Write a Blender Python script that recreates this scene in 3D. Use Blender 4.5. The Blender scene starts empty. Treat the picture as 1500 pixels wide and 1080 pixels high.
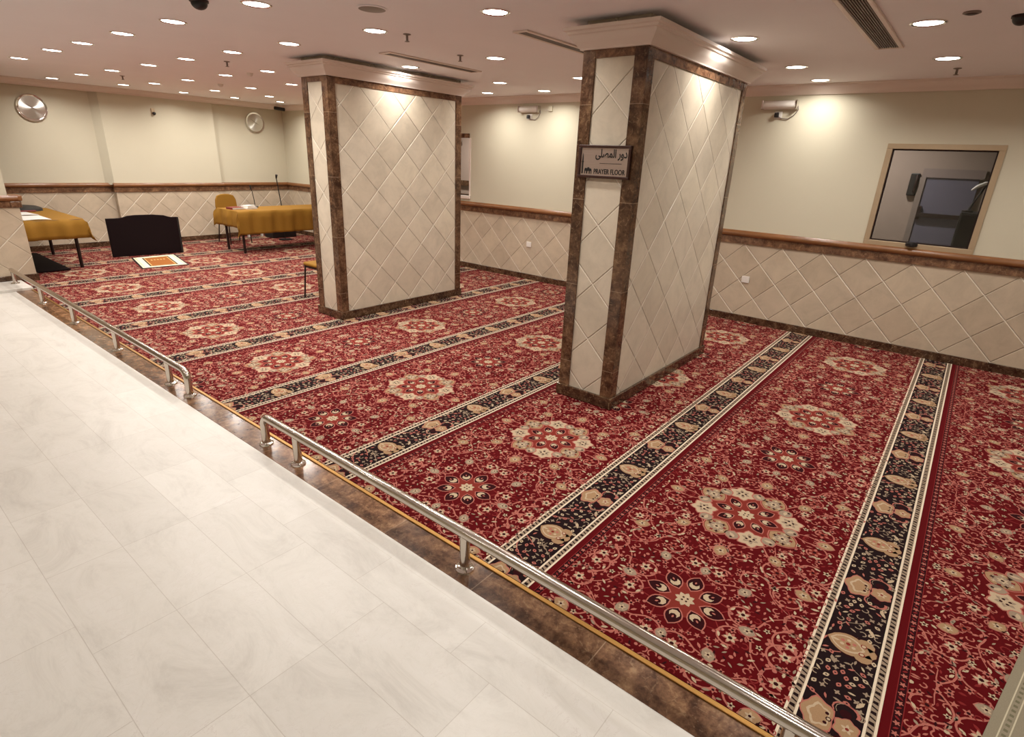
import bpy, bmesh, math, random
from mathutils import Vector, Matrix
PI = math.pi
SC = bpy.context.scene
COL = SC.collection
ALB = 1.0

# ------------------------------------------------------------------ materials
def lin(c):
    c = c / 255.0
    return c / 12.92 if c <= 0.04045 else ((c + 0.055) / 1.055) ** 2.4
def rgb(r, g, b): return (lin(r), lin(g), lin(b), 1.0)

class NT:
    """tiny node-graph writer"""
    def __init__(s, name):
        s.m = bpy.data.materials.new(name); s.m.use_nodes = True
        s.t = s.m.node_tree; s.n = s.t.nodes; s.l = s.t.links
        s.b = s.n['Principled BSDF']
    def put(s, sock, v):
        if isinstance(v, bpy.types.NodeSocket): s.l.new(v, sock)
        else: sock.default_value = v
    def math(s, op, a, b=None, c=None):
        n = s.n.new('ShaderNodeMath'); n.operation = op
        s.put(n.inputs[0], a)
        if b is not None: s.put(n.inputs[1], b)
        if c is not None: s.put(n.inputs[2], c)
        return n.outputs[0]
    def pos(s): return s.n.new('ShaderNodeNewGeometry').outputs['Position']
    def nor(s): return s.n.new('ShaderNodeNewGeometry').outputs['True Normal']
    def obj(s): return s.n.new('ShaderNodeTexCoord').outputs['Object']
    def sep(s, v):
        n = s.n.new('ShaderNodeSeparateXYZ'); s.l.new(v, n.inputs[0]); return n.outputs
    def comb(s, x, y, z):
        n = s.n.new('ShaderNodeCombineXYZ')
        for i, v in enumerate((x, y, z)): s.put(n.inputs[i], v)
        return n.outputs[0]
    def scale(s, v, sx, sy, sz):
        n = s.n.new('ShaderNodeVectorMath'); n.operation = 'MULTIPLY'
        s.l.new(v, n.inputs[0]); n.inputs[1].default_value = (sx, sy, sz); return n.outputs[0]
    def noise(s, v, sc, det=4, rough=0.6, dist=0.0):
        n = s.n.new('ShaderNodeTexNoise'); s.l.new(v, n.inputs['Vector'])
        n.inputs['Scale'].default_value = sc; n.inputs['Detail'].default_value = det
        n.inputs['Roughness'].default_value = rough; n.inputs['Distortion'].default_value = dist
        return n.outputs['Fac']
    def white(s, v):
        n = s.n.new('ShaderNodeTexWhiteNoise'); s.l.new(v, n.inputs['Vector']); return n.outputs['Value']
    def voro(s, v, sc, feat='DISTANCE_TO_EDGE'):
        n = s.n.new('ShaderNodeTexVoronoi'); n.feature = feat
        s.l.new(v, n.inputs['Vector']); n.inputs['Scale'].default_value = sc; return n.outputs['Distance']
    def ramp(s, f, stops):
        n = s.n.new('ShaderNodeValToRGB'); s.put(n.inputs[0], f)
        e = n.color_ramp.elements
        while len(e) < len(stops): e.new(0.5)
        for i, (p, c) in enumerate(stops): e[i].position = p; e[i].color = c
        return n.outputs[0]
    def mix(s, f, a, b, mode='MIX'):
        n = s.n.new('ShaderNodeMix'); n.data_type = 'RGBA'; n.blend_type = mode
        s.put(n.inputs[0], f); s.put(n.inputs[6], a); s.put(n.inputs[7], b); return n.outputs[2]
    def bump(s, h, strength=0.3, dist=0.01):
        n = s.n.new('ShaderNodeBump'); s.put(n.inputs['Height'], h)
        n.inputs['Strength'].default_value = strength; n.inputs['Distance'].default_value = dist
        s.l.new(n.outputs[0], s.b.inputs['Normal'])
    def out(s, col, rough=0.5, metal=0.0, spec=0.5):
        s.put(s.b.inputs['Base Color'], col); s.put(s.b.inputs['Roughness'], rough)
        s.b.inputs['Metallic'].default_value = metal
        s.b.inputs['Specular IOR Level'].default_value = spec
        return s.m

def simple(name, c, rough=0.5, metal=0.0, var=0.08, sc=20, spec=0.5):
    t = NT(name); n = t.noise(t.obj(), sc)
    a = rgb(*c); b = tuple(x * (1 - var) for x in a[:3]) + (1,)
    return t.out(t.mix(n, b, a), rough, metal, spec)

def grout_line(t, u, period, off, w):
    f = t.math('FRACT', t.math('DIVIDE', t.math('SUBTRACT', u, off), period))
    d = t.math('MINIMUM', f, t.math('SUBTRACT', 1.0, f))
    return t.math('MAXIMUM', t.math('SUBTRACT', 1.35, t.math('DIVIDE', d, w / period / 1.35)), 0.0), \
        t.math('FLOOR', t.math('DIVIDE', t.math('SUBTRACT', u, off), period))

def clamp01(t, v):
    return t.math('MINIMUM', t.math('MAXIMUM', v, 0.0), 1.0)

def mat_tile(name, base):
    t = NT(name); p = t.pos(); x, y, z = t.sep(p)[:3]
    ny = t.math('ABSOLUTE', t.sep(t.nor())[1])
    isy = t.math('GREATER_THAN', ny, 0.5)
    nis = t.math('SUBTRACT', 1.0, isy)
    h = t.math('ADD', t.math('MULTIPLY', x, isy), t.math('MULTIPLY', y, nis))
    r2 = 0.70710678
    u = t.math('MULTIPLY', t.math('ADD', h, z), r2)
    v = t.math('MULTIPLY', t.math('SUBTRACT', h, z), r2)
    u = t.math('SUBTRACT', u, t.math('ADD', t.math('MULTIPLY', isy, 0.02), t.math('MULTIPLY', nis, 0.045)))
    v = t.math('SUBTRACT', v, t.math('ADD', t.math('MULTIPLY', isy, 0.145), t.math('MULTIPLY', nis, 0.21)))
    gu, iu = grout_line(t, u, 0.302, 0.0, 0.0062)
    gv, iv = grout_line(t, v, 0.302, 0.0, 0.0078)
    g = clamp01(t, t.math('MAXIMUM', gu, gv))
    cell = t.white(t.comb(iu, iv, isy))
    n = t.noise(p, 5.0, 6, 0.65, 0.6)
    n2 = t.noise(p, 45.0, 4, 0.6)
    a = rgb(*base); b = tuple(q * 0.86 for q in a[:3]) + (1,); c = tuple(min(1, q * 1.08) for q in a[:3]) + (1,)
    col = t.ramp(n, [(0.30, b), (0.52, a), (0.72, c)])
    tint = t.ramp(cell, [(0.0, (0.90, 0.885, 0.865, 1)), (0.5, (0.97, 0.97, 0.97, 1)), (1.0, (1.03, 1.03, 1.01, 1))])
    col = t.mix(1.0, col, tint, 'MULTIPLY')
    col = t.mix(t.math('MULTIPLY', n2, 0.12), col, rgb(150, 130, 110))
    col = t.mix(t.math('MULTIPLY', clamp01(t, gu), 0.45), col, rgb(152, 134, 112))  # joints of one slant painted darker, like the shaded side of the relief
    col = t.mix(t.math('MULTIPLY', clamp01(t, gv), 0.9), col, rgb(240, 230, 212))  # joints of the other slant painted pale, as if their edges caught light
    t.bump(t.math('SUBTRACT', 1.0, g), 0.9, 0.006)
    return t.out(col, 0.30, 0, 0.4)

def mat_marble_brown(name, dark=0.0, seam=None):
    t = NT(name); p = t.pos()
    n = t.noise(p, 11.0, 8, 0.70, 0.25)
    n2 = t.noise(p, 42.0, 6, 0.72, 0.2)
    ed = t.voro(t.scale(p, 1, 1, 1), 14.0)
    f = t.math('ADD', t.math('MULTIPLY', n, 0.7), t.math('MULTIPLY', n2, 0.3))
    k = 1 - dark
    def c(r, g, b): return tuple(q * k for q in rgb(r, g, b)[:3]) + (1,)
    col = t.ramp(f, [(0.30, c(52, 32, 22)), (0.43, c(92, 62, 44)), (0.54, c(134, 98, 72)), (0.66, c(178, 140, 104)), (0.80, c(210, 182, 150))])
    vein = clamp01(t, t.math('SUBTRACT', 1.0, t.math('DIVIDE', ed, 0.035)))
    vein = t.math('MULTIPLY', vein, t.math('GREATER_THAN', n2, 0.52))
    col = t.mix(t.math('MULTIPLY', vein, 0.35), col, rgb(190, 160, 125))
    if seam:
        ax, per, off, dark_a, dark_b = seam
        s_ = t.sep(p)[ax]
        g, idx = grout_line(t, s_, per, off, 0.003)
        tint = t.ramp(t.white(t.comb(idx, 3.0, 7.0)), [(0.0, (dark_a,) * 3 + (1,)), (1.0, (dark_b,) * 3 + (1,))])
        col = t.mix(1.0, col, tint, 'MULTIPLY')
        col = t.mix(t.math('MULTIPLY', clamp01(t, g), 0.6), col, rgb(170, 145, 120))
    return t.out(col, 0.16, 0, 0.5)

def mat_floor():
    t = NT('white_marble_floor'); p = t.pos(); x, y, z = t.sep(p)[:3]
    # tiles 0.295 wide across X and 0.60 long along Y, each course shifted
    gx, ix = grout_line(t, x, 0.2945, 0.577 - 0.2945 * 10, 0.0020)
    shift = t.math('MULTIPLY', t.math('FLOOR', t.math('MULTIPLY', t.white(t.comb(ix, 1.0, 2.0)), 3.0)), 0.2)
    gy, iy = grout_line(t, t.math('ADD', y, shift), 0.60, 1.56 - 6.0, 0.0020)
    edge = t.math('LESS_THAN', x, 1.372)
    g = t.math('MULTIPLY', clamp01(t, t.math('MAXIMUM', gx, gy)), edge)
    rim = clamp01(t, t.math('SUBTRACT', 1.0, t.math('DIVIDE', t.math('ABSOLUTE', t.math('SUBTRACT', x, 1.372)), 0.0022)))
    cell = t.white(t.comb(ix, iy, 4.0))
    n = t.noise(t.scale(p, 1, 0.45, 1), 4.5, 9, 0.78, 0.9)
    n2 = t.noise(t.scale(p, 0.6, 1.0, 1), 6.0, 8, 0.72, 1.6)
    col = t.ramp(n, [(0.28, rgb(200, 195, 188)), (0.5, rgb(219, 215, 208)), (0.72, rgb(226, 222, 217))])
    tint = t.ramp(cell, [(0.0, (0.94, 0.935, 0.93, 1)), (1.0, (1.02, 1.02, 1.02, 1))])
    col = t.mix(1.0, col, tint, 'MULTIPLY')
    vein = clamp01(t, t.math('SUBTRACT', 1.0, t.math('DIVIDE', t.math('ABSOLUTE', t.math('SUBTRACT', n2, 0.5)), 0.009)))
    vein = t.math('MULTIPLY', vein, clamp01(t, t.math('MULTIPLY', t.math('SUBTRACT', n, 0.46), 5.0)))
    col = t.mix(t.math('MULTIPLY', vein, 0.42), col, rgb(160, 142, 128))
    col = t.mix(t.math('MULTIPLY', g, 0.40), col, rgb(150, 136, 122))
    col = t.mix(t.math('MULTIPLY', rim, 0.35), col, rgb(175, 165, 150))
    return t.out(col, 0.36, 0, 0.4)

def mat_paint(name, c, rough=0.75):
    t = NT(name); p = t.pos()
    n = t.noise(p, 1.6, 4, 0.6); n2 = t.noise(p, 160.0, 3, 0.6)
    a = rgb(*c); b = tuple(q * 0.93 for q in a[:3]) + (1,)
    t.bump(n2, 0.08, 0.002)
    return t.out(t.mix(n, b, a), rough, 0, 0.3)

def mat_wood(name, c1, c2):
    t = NT(name); p = t.pos()
    n = t.noise(t.scale(p, 3, 3, 45), 1.6, 6, 0.6, 0.8)
    n2 = t.noise(p, 5, 4)
    f = t.math('ADD', t.math('MULTIPLY', n, 0.6), t.math('MULTIPLY', n2, 0.4))
    return t.out(t.ramp(f, [(0.3, rgb(*c1)), (0.7, rgb(*c2))]), 0.3, 0, 0.5)

def mat_pile(name, c, var=0.25):
    t = NT(name); p = t.obj()
    n = t.noise(p, 260.0, 2, 0.6); n3 = t.noise(p, 3.0, 3, 0.5)
    a = rgb(*c); b = tuple(q * (1 - var) for q in a[:3]) + (1,)
    col = t.mix(n, b, tuple(min(1, q * (1 + var * .6)) for q in a[:3]) + (1,))
    col = t.mix(t.math('MULTIPLY', n3, 0.15), col, b)
    m = t.out(col, 0.95, 0, 0.1)
    t.b.inputs['Sheen Weight'].default_value = 0.0
    t.b.inputs['Sheen Roughness'].default_value = 0.5
    t.b.inputs['Sheen Tint'].default_value = rgb(235, 190, 180)
    return m

def mat_emit(name, c, s):
    t = NT(name); t.out(rgb(*c), 0.5)
    t.b.inputs['Emission Color'].default_value = rgb(*c); t.b.inputs['Emission Strength'].default_value = s
    return t.m

M = {}
M['tile'] = mat_tile('travertine_tile', (200, 184, 162))
M['coltile'] = mat_tile('column_tile', (213, 201, 182))
M['marble'] = mat_marble_brown('brown_marble', 0.36, (2, 0.62, 0.31, 0.75, 1.1))
M['marble_band'] = mat_marble_brown('brown_marble_band', 0.14)
M['marble_base'] = mat_marble_brown('brown_marble_skirting', 0.62)
M['marble_sill'] = mat_marble_brown('brown_marble_threshold', -0.08, (1, 0.60, 0.13, 0.62, 1.15))
M['floor'] = mat_floor()
M['wall'] = mat_paint('cream_wall_paint', (207, 200, 178))
M['ceil'] = mat_paint('ceiling_paint', (246, 243, 246))
M['plaster'] = mat_paint('white_plaster', (232, 218, 208), 0.45)
M['wood'] = mat_wood('orange_brown_wood', (100, 62, 34), (146, 98, 58))
M['steel'] = simple('polished_steel', (205, 196, 186), 0.16, 1.0, 0.1, 6)
M['chrome'] = simple('bright_chrome', (225, 222, 218), 0.08, 1.0, 0.05, 8)
M['brass'] = simple('brass_strip', (176, 132, 70), 0.36, 0.8, 0.2, 10)
M['cloth'] = simple('mustard_cloth', (140, 100, 34), 0.85, 0, 0.15, 60, 0.2)
M['cushion'] = simple('orange_cushion', (150, 108, 38), 0.8, 0, 0.12, 50, 0.2)
M['darkmetal'] = simple('dark_painted_metal', (42, 26, 24), 0.4, 0.4)
M['black'] = simple('black_plastic', (22, 18, 18), 0.45)
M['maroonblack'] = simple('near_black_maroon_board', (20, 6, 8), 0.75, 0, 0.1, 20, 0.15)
M['white'] = simple('white_plastic', (232, 226, 218), 0.4)
M['paper'] = simple('white_paper', (226, 222, 216), 0.8, 0, 0.2, 60)
M['red'] = simple('dark_red_cover', (118, 40, 34), 0.6)
M['grey'] = simple('grey_metal', (134, 120, 112), 0.5, 0.3)
M['slat'] = simple('grey_grille_metal', (132, 116, 110), 0.6, 0.1)  # even brownish grey for the vent backing and door header
M['alu'] = simple('champagne_aluminium', (186, 164, 134), 0.42, 0.4, 0.1, 12)
M['glow'] = mat_emit('lamp_diffuser', (255, 250, 238), 9.0)
M['door'] = simple('grey_blue_door', (96, 92, 106), 0.5)
M['reddot'] = simple('small_red_print', (150, 60, 50), 0.7)

def mat_brushed():
    t = NT('brushed_metal_plate'); p = t.pos()
    n = t.noise(t.scale(p, 10, 2, 180), 3.0, 4, 0.7)
    return t.out(t.mix(n, rgb(176, 154, 146), rgb(214, 198, 190)), 0.34, 0.9)
M['plate'] = mat_brushed()
M['signframe'] = simple('dark_sign_frame', (62, 36, 28), 0.35, 0.2)
def mat_clockface():
    t = NT('spun_metal_clock_face'); x, y, z = t.sep(t.obj())[:3]
    a = t.math('ARCTAN2', z, x)
    rr = t.math('POWER', t.math('ADD', t.math('MULTIPLY', x, x), t.math('MULTIPLY', z, z)), 0.5)
    n = t.noise(t.comb(t.math('MULTIPLY', rr, 60.0), 0.0, 0.0), 3.0, 3, 0.6)
    m = t.out(t.mix(n, rgb(196, 194, 188), rgb(232, 230, 224)), 0.30, 1.0)
    g = t.n.new('ShaderNodeTangent'); g.direction_type = 'RADIAL'; g.axis = 'Y'
    t.l.new(g.outputs[0], t.b.inputs['Tangent']); t.b.inputs['Anisotropic'].default_value = 0.9
    return m
M['clock'] = mat_clockface()
def mat_glass():
    t = NT('window_glass'); t.out(rgb(225, 228, 230), 0.02, 0, 0.8)
    t.b.inputs['Transmission Weight'].default_value = 1.0; t.b.inputs['IOR'].default_value = 1.45
    return t.m
M['glass'] = mat_glass()

PILE = [mat_pile('carpet_crimson', (86, 6, 12)), mat_pile('carpet_dark_outline', (46, 10, 14)),
        mat_pile('carpet_cream', (186, 164, 136)), mat_pile('carpet_pink', (172, 102, 90)),
        mat_pile('carpet_tan', (160, 128, 96)), mat_pile('carpet_brick', (124, 46, 38)),
        mat_pile('carpet_black', (30, 16, 18)), mat_pile('carpet_rose', (124, 38, 38)),
        mat_pile('carpet_greybeige', (150, 130, 110)), mat_pile('carpet_ivory', (222, 206, 182))]
RED, DRK, CRM, PNK, TAN, BRK, BLK, ROS, GRY, IVO = range(10)

# ------------------------------------------------------------------ mesh builder
class MB:
    def __init__(s): s.v = []; s.f = []; s.mi = []
    def add(s, vs, fs, mi=0):
        o = len(s.v); s.v += [tuple(v) for v in vs]
        for f in fs: s.f.append([i + o for i in f]); s.mi.append(mi)
        return s
    def box(s, x0, x1, y0, y1, z0, z1, mi=0):
        vs = [(x, y, z) for z in (z0, z1) for y in (y0, y1) for x in (x0, x1)]
        return s.add(vs, [(0, 2, 3, 1), (4, 5, 7, 6), (0, 1, 5, 4), (2, 6, 7, 3), (0, 4, 6, 2), (1, 3, 7, 5)], mi)
    def tube(s, pts, r, n=12, mi=0, cap=True, radii=None):
        pts = [Vector(p) for p in pts]; rings = []
        up = None
        for i, p in enumerate(pts):
            d = (pts[min(i + 1, len(pts) - 1)] - pts[max(i - 1, 0)]).normalized()
            if up is None:
                up = Vector((0, 0, 1)) if abs(d.z) < 0.9 else Vector((1, 0, 0))
            a = d.cross(up).normalized(); b = a.cross(d).normalized(); up = b
            rr = radii[i] if radii else r
            rings.append([p + (a * math.cos(2 * PI * k / n) + b * math.sin(2 * PI * k / n)) * rr for k in range(n)])
        vs = [v for rg in rings for v in rg]; fs = []
        for i in range(len(pts) - 1):
            for k in range(n):
                a = i * n + k; b = i * n + (k + 1) % n
                fs.append((a, b, b + n, a + n))
        if cap: fs += [tuple(range(n))[::-1], tuple(range((len(pts) - 1) * n, len(pts) * n))]
        return s.add(vs, fs, mi)
    def lathe(s, c, prof, n=24, mi=0, axis='Z', closed=False):
        """prof: (radius, height) pairs along axis from centre c"""
        vs = []; fs = []
        for (r, h) in prof:
            for k in range(n):
                a = 2 * PI * k / n; u, w = r * math.cos(a), r * math.sin(a)
                if axis == 'Z': vs.append((c[0] + u, c[1] + w, c[2] + h))
                elif axis == 'Y': vs.append((c[0] + u, c[1] + h, c[2] - w))
                else: vs.append((c[0] + h, c[1] + u, c[2] + w))
        m = len(prof)
        for i in range(m - 1 if not closed else m):
            j = (i + 1) % m
            for k in range(n):
                k2 = (k + 1) % n
                fs.append((i * n + k, i * n + k2, j * n + k2, j * n + k))
        if not closed: fs += [tuple(range(n))[::-1], tuple(range((m - 1) * n, m * n))]
        return s.add(vs, fs, mi)
    def prism(s, poly, axis, a0, a1, mi=0):
        """poly of 2-D points extruded along an axis ('X': (y,z), 'Y': (x,z), 'Z': (x,y))"""
        def P(p, a):
            return {'X': (a, p[0], p[1]), 'Y': (p[0], a, p[1]), 'Z': (p[0], p[1], a)}[axis]
        n = len(poly); vs = [P(p, a0) for p in poly] + [P(p, a1) for p in poly]
        fs = [tuple(range(n))[::-1], tuple(range(n, 2 * n))]
        fs += [(i, (i + 1) % n, (i + 1) % n + n, i + n) for i in range(n)]
        return s.add(vs, fs, mi)
    def ringsweep(s, x0, x1, y0, y1, prof, mi=0):
        """moulding profile [(outward offset, z)] swept round a rectangle with mitred corners (closed profile)"""
        m = len(prof); vs = []; fs = []
        for (o, z) in prof: vs += [(x0 - o, y0 - o, z), (x1 + o, y0 - o, z), (x1 + o, y1 + o, z), (x0 - o, y1 + o, z)]
        for i in range(m):
            j = (i + 1) % m
            for k in range(4):
                k2 = (k + 1) % 4
                fs.append((i * 4 + k, i * 4 + k2, j * 4 + k2, j * 4 + k))
        return s.add(vs, fs, mi)
    def build(s, name, mats, parent=None, bevel=0.0, smooth=False, kind=None, fix=True, seg=2):
        me = bpy.data.meshes.new(name)
        off = parent.matrix_basis.translation if (parent and parent.get('_w')) else Vector((0, 0, 0))
        p = parent
        if parent and parent.type == 'MESH' and parent.parent and parent.parent.get('_w'):
            off = parent.parent.matrix_basis.translation
        me.from_pydata([(v[0] - off.x, v[1] - off.y, v[2] - off.z) for v in s.v], [], s.f)
        if not isinstance(mats, (list, tuple)): mats = [mats]
        for m in mats: me.materials.append(m)
        me.polygons.foreach_set('material_index', s.mi)
        if fix:
            bm = bmesh.new(); bm.from_mesh(me); bmesh.ops.recalc_face_normals(bm, faces=bm.faces); bm.to_mesh(me); bm.free()
        if smooth:
            me.polygons.foreach_set('use_smooth', [True] * len(me.polygons))
            me.set_sharp_from_angle(angle=math.radians(40))
        me.update()
        o = bpy.data.objects.new(name, me); COL.objects.link(o)
        if parent: o.parent = parent
        if kind: o['kind'] = kind
        if bevel:
            b = o.modifiers.new('Bevel', 'BEVEL'); b.width = bevel; b.segments = seg; b.limit_method = 'ANGLE'
            b.angle_limit = math.radians(35)
            if not smooth: pass
        return o

def root(name, loc, label, cat, group=None, world=True, rz=0):
    o = bpy.data.objects.new(name, None); COL.objects.link(o); o.location = loc
    o.rotation_euler = (0, 0, rz); o.empty_display_size = 0.1
    if world: o['_w'] = 1
    tag(o, label, cat, group); return o
def tag(o, label, cat, group=None):
    o['label'] = label; o['category'] = cat
    if group: o['group'] = group
    return o
def copy_thing(r, loc, label, group=None, rz=None):
    c = r.copy(); COL.objects.link(c); c.location = loc; c['label'] = label
    if group: c['group'] = group
    if rz is not None: c.rotation_euler = (0, 0, rz)
    for ch in list(r.children):
        d = ch.copy(); COL.objects.link(d); d.parent = c
        for g in list(ch.children):
            e = g.copy(); COL.objects.link(e); e.parent = d
    return c

# ------------------------------------------------------------------ dimensions (metres)
XW = 7.128        # wall with the window
YB = 12.25        # far end wall
YP = 9.65         # wall stub behind the walkway
XS = 1.82         # its free end
ZC = 2.673        # ceiling
XL, YF = -1.6, -2.6
RT, RB, RM = 1.11, 0.957, 1.038      # dado rail: top, bottom, marble/wood joint
T = 0.12

# ------------------------------------------------------------------ shell
MB().box(XL - T, 1.466, YF - T, YP, -0.15, 0.0).build('floor', M['floor'], kind='structure')
MB().box(1.640, XW + 2.4, YF - T, YB + T, -0.15, 0.0).box(XL - T, 1.640, YP, YB + T, -0.15, 0.0) \
    .build('floor', simple('subfloor', (120, 105, 92), 0.8), kind='structure')
MB().box(1.466, 1.618, YF, YP, -0.15, 0.002).build('trim_1', M['marble_sill'], kind='structure', bevel=0.0015)
MB().box(1.618, 1.640, YF, YP, -0.15, 0.009).build('trim_2', M['brass'], kind='structure', bevel=0.003)
MB().box(XL - T, XW + 2.4, YF - T, YB + T, ZC, ZC + 0.15).build('ceiling', M['ceil'], kind='structure')

def wall_pieces(mb, plane, face, y0, y1, holes=()):
    """upper paint (slot 0) and proud tile wainscot (slot 1) along an X wall"""
    for (a, b, z0, z1) in holes:
        pass
W = MB()
xw = XW
wy0, wy1, wz0, wz1 = -0.054, 0.886, 1.105, 2.105       # window opening
oy0, oy1, oz0, oz1 = 6.68, 8.30, 1.20, 2.15            # pass-through opening further along
for (a, b, c, d) in ((YF, wy0, RB, ZC), (wy0, wy1, RB, wz0), (wy0, wy1, wz1, ZC), (wy1, oy0, RB, ZC),
                     (oy0, oy1, RB, oz0), (oy0, oy1, oz1, ZC), (oy1, YB + T, RB, ZC)):
    W.box(xw, xw + T, a, b, c, d, 0)
W.box(xw - 0.004, xw + T, YF, YB, 0.0, RB, 1)
W.build('wall_right', [M['wall'], M['tile']], kind='structure')
MB().box(xw - 0.022, xw, YF, YB, 0.0, 0.092).build('baseboard_right', M['marble_base'], kind='structure', bevel=0.004)

def dado(name, xy0, xy1, nrm, mats=('marble_band', 'wood')):
    """dado rail between two points on a wall face; nrm = outward direction"""
    (x0, y0), (x1, y1) = xy0, xy1
    nx, ny = nrm
    band = [(0.0, RB), (0.020, RB), (0.022, RM), (0.0, RM)]
    prof = [(0.0, RM), (0.026, RM), (0.040, RM + 0.006), (0.050, RM + 0.020), (0.052, RM + 0.038), (0.044, RM + 0.056), (0.028, RT), (0.0, RT)]
    for pr, mi in ((band, 0), (prof, 1)):
        pass
    mb = MB()
    for pr, mi in ((band, 0), (prof, 1)):
        n = len(pr)
        vs = [(x0 + nx * o, y0 + ny * o, z) for o, z in pr] + [(x1 + nx * o, y1 + ny * o, z) for o, z in pr]
        fs = [tuple(range(n))[::-1], tuple(range(n, 2 * n))] + [(i, (i + 1) % n, (i + 1) % n + n, i + n) for i in range(n)]
        mb.add(vs, fs, mi)
    return mb.build(name, [M[mats[0]], M[mats[1]]], kind='structure', smooth=True)
dado('trim_3', (xw, YF), (xw, YB), (-1, 0))

# far end wall: recessed panels either side of a shallow central pier
PX0, PX1, PD = 3.70, 5.60, 0.10
Wb = MB()
Wb.box(XL, xw, YB, YB + T, RB, ZC, 0).prism([(PX0 - .11, YB), (PX0, YB - PD), (PX1, YB - PD), (PX1, YB)], 'Z', RT - .03, ZC, 0)
Wb.box(XL, xw, YB - 0.004, YB + T, 0, RB, 1).box(PX0, PX1, YB - PD - 0.004, YB, 0, RB, 1)
Wb.build('wall_back', [M['wall'], M['tile']], kind='structure')
MB().box(XL, PX0, YB - 0.024, YB, 0, 0.095).box(PX1, xw - 0.02, YB - 0.024, YB, 0, 0.095).box(PX0 - 0.02, PX1 + 0.02, YB - PD - 0.024, YB - PD, 0, 0.095) \
    .build('baseboard_back', M['marble_base'], kind='structure', bevel=0.004)
dado('trim_4', (XL, YB), (PX0, YB), (0, -1))
dado('trim_5', (PX0 - 0.03, YB - PD), (PX1 + 0.03, YB - PD), (0, -1))
dado('trim_6', (PX1, YB), (xw, YB), (0, -1))

# wall stub ending the walkway
Ws = MB()
Ws.box(XL, XS - 0.09, YP, YP + 0.22, RB, ZC, 0).box(XL, XS, YP - 0.004, YP + 0.224, 0, RB, 1)
Ws.build('wall_left', [M['wall'], M['tile']], kind='structure')
MB().box(XL, XS + 0.012, YP - 0.022, YP, 0, 0.10).box(XS, XS + 0.02, YP - 0.022, YP + 0.22, 0, 0.10).build('baseboard_left', M['marble_base'], kind='structure', bevel=0.004)
dado('trim_7', (XL, YP), (XS, YP), (0, -1))
MB().box(XS - 0.09, XS + 0.03, YP - 0.03, YP + 0.22, RB, RM, 0).box(XS - 0.09, XS + 0.045, YP - 0.04, YP + 0.22, RM, RT, 1) \
    .build('trim_8', [M['marble_band'], M['wood']], kind='structure', bevel=0.012)
# rest of the enclosure behind the viewer
MB().box(XL - T, XL, YF, YP, 0, ZC).build('wall_walkway', M['wall'], kind='structure')
MB().box(XL, xw, YF - T, YF, 0, ZC).build('wall_front', M['wall'], kind='structure')
MB().box(XL - T, XL, YP, YB, 0, ZC).build('wall_alcove', M['wall'], kind='structure')
# low marble step at the end of the walkway
MB().box(XL, 1.64, 9.07, YP - 0.022, 0.0, 0.035).build('trim_9', M['floor'], kind='structure', bevel=0.004)

# ceiling cove moulding
def cornice(name, p0, p1, nrm, drop=0.099, out=0.10):
    (x0, y0), (x1, y1) = p0, p1; nx, ny = nrm; z = ZC
    prof = [(0, z), (out, z), (out, z - 0.012), (out - 0.016, z - 0.020), (out - 0.022, z - 0.045), (out - 0.045, z - 0.070), (0.030, z - drop + 0.016), (0.020, z - drop), (0, z - drop)]
    n = len(prof)
    vs = [(x0 + nx * o, y0 + ny * o, zz) for o, zz in prof] + [(x1 + nx * o, y1 + ny * o, zz) for o, zz in prof]
    fs = [tuple(range(n))[::-1], tuple(range(n, 2 * n))] + [(i, (i + 1) % n, (i + 1) % n + n, i + n) for i in range(n)]
    return MB().add(vs, fs).build(name, M['plaster'], kind='structure', smooth=True)
cornice('trim_10', (xw, YF), (xw, YB), (-1, 0))
cornice('trim_11', (XS - 0.09, YB - PD), (xw, YB - PD), (0, -1), 0.09, 0.12)
MB().box(XL, xw, YB - PD, YB, ZC - 0.09, ZC).build('trim_12', M['plaster'], kind='structure')
cornice('trim_13', (XL, YP), (XS - 0.09, YP), (0, -1))

# ------------------------------------------------------------------ window and room behind
FW = 0.05
w = MB()
def frame_boxes(mb, x0, x1, y0, y1, z0, z1, fw, mi=0):
    mb.box(x0, x1, y0, y1, z0, z0 + fw, mi).box(x0, x1, y0, y1, z1 - fw, z1, mi)
    mb.box(x0, x1, y0, y0 + fw, z0 + fw, z1 - fw, mi).box(x0, x1, y1 - fw, y1, z0 + fw, z1 - fw, mi)
frame_boxes(w, xw - 0.018, xw + T, wy0, wy1, wz0, wz1, FW)
win = w.build('window_1', M['alu'], kind='structure', bevel=0.003)
w2 = MB(); frame_boxes(w2, xw + 0.028, xw + 0.05, wy0 + FW, wy1 - FW, wz0 + FW, wz1 - FW, 0.012)
w2.build('window_bead', M['darkmetal'], win)
MB().box(xw + 0.034, xw + 0.042, wy0 + FW + 0.006, wy1 - FW - 0.006, wz0 + FW + 0.006, wz1 - FW - 0.006).build('window_pane', M['glass'], win)
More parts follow.
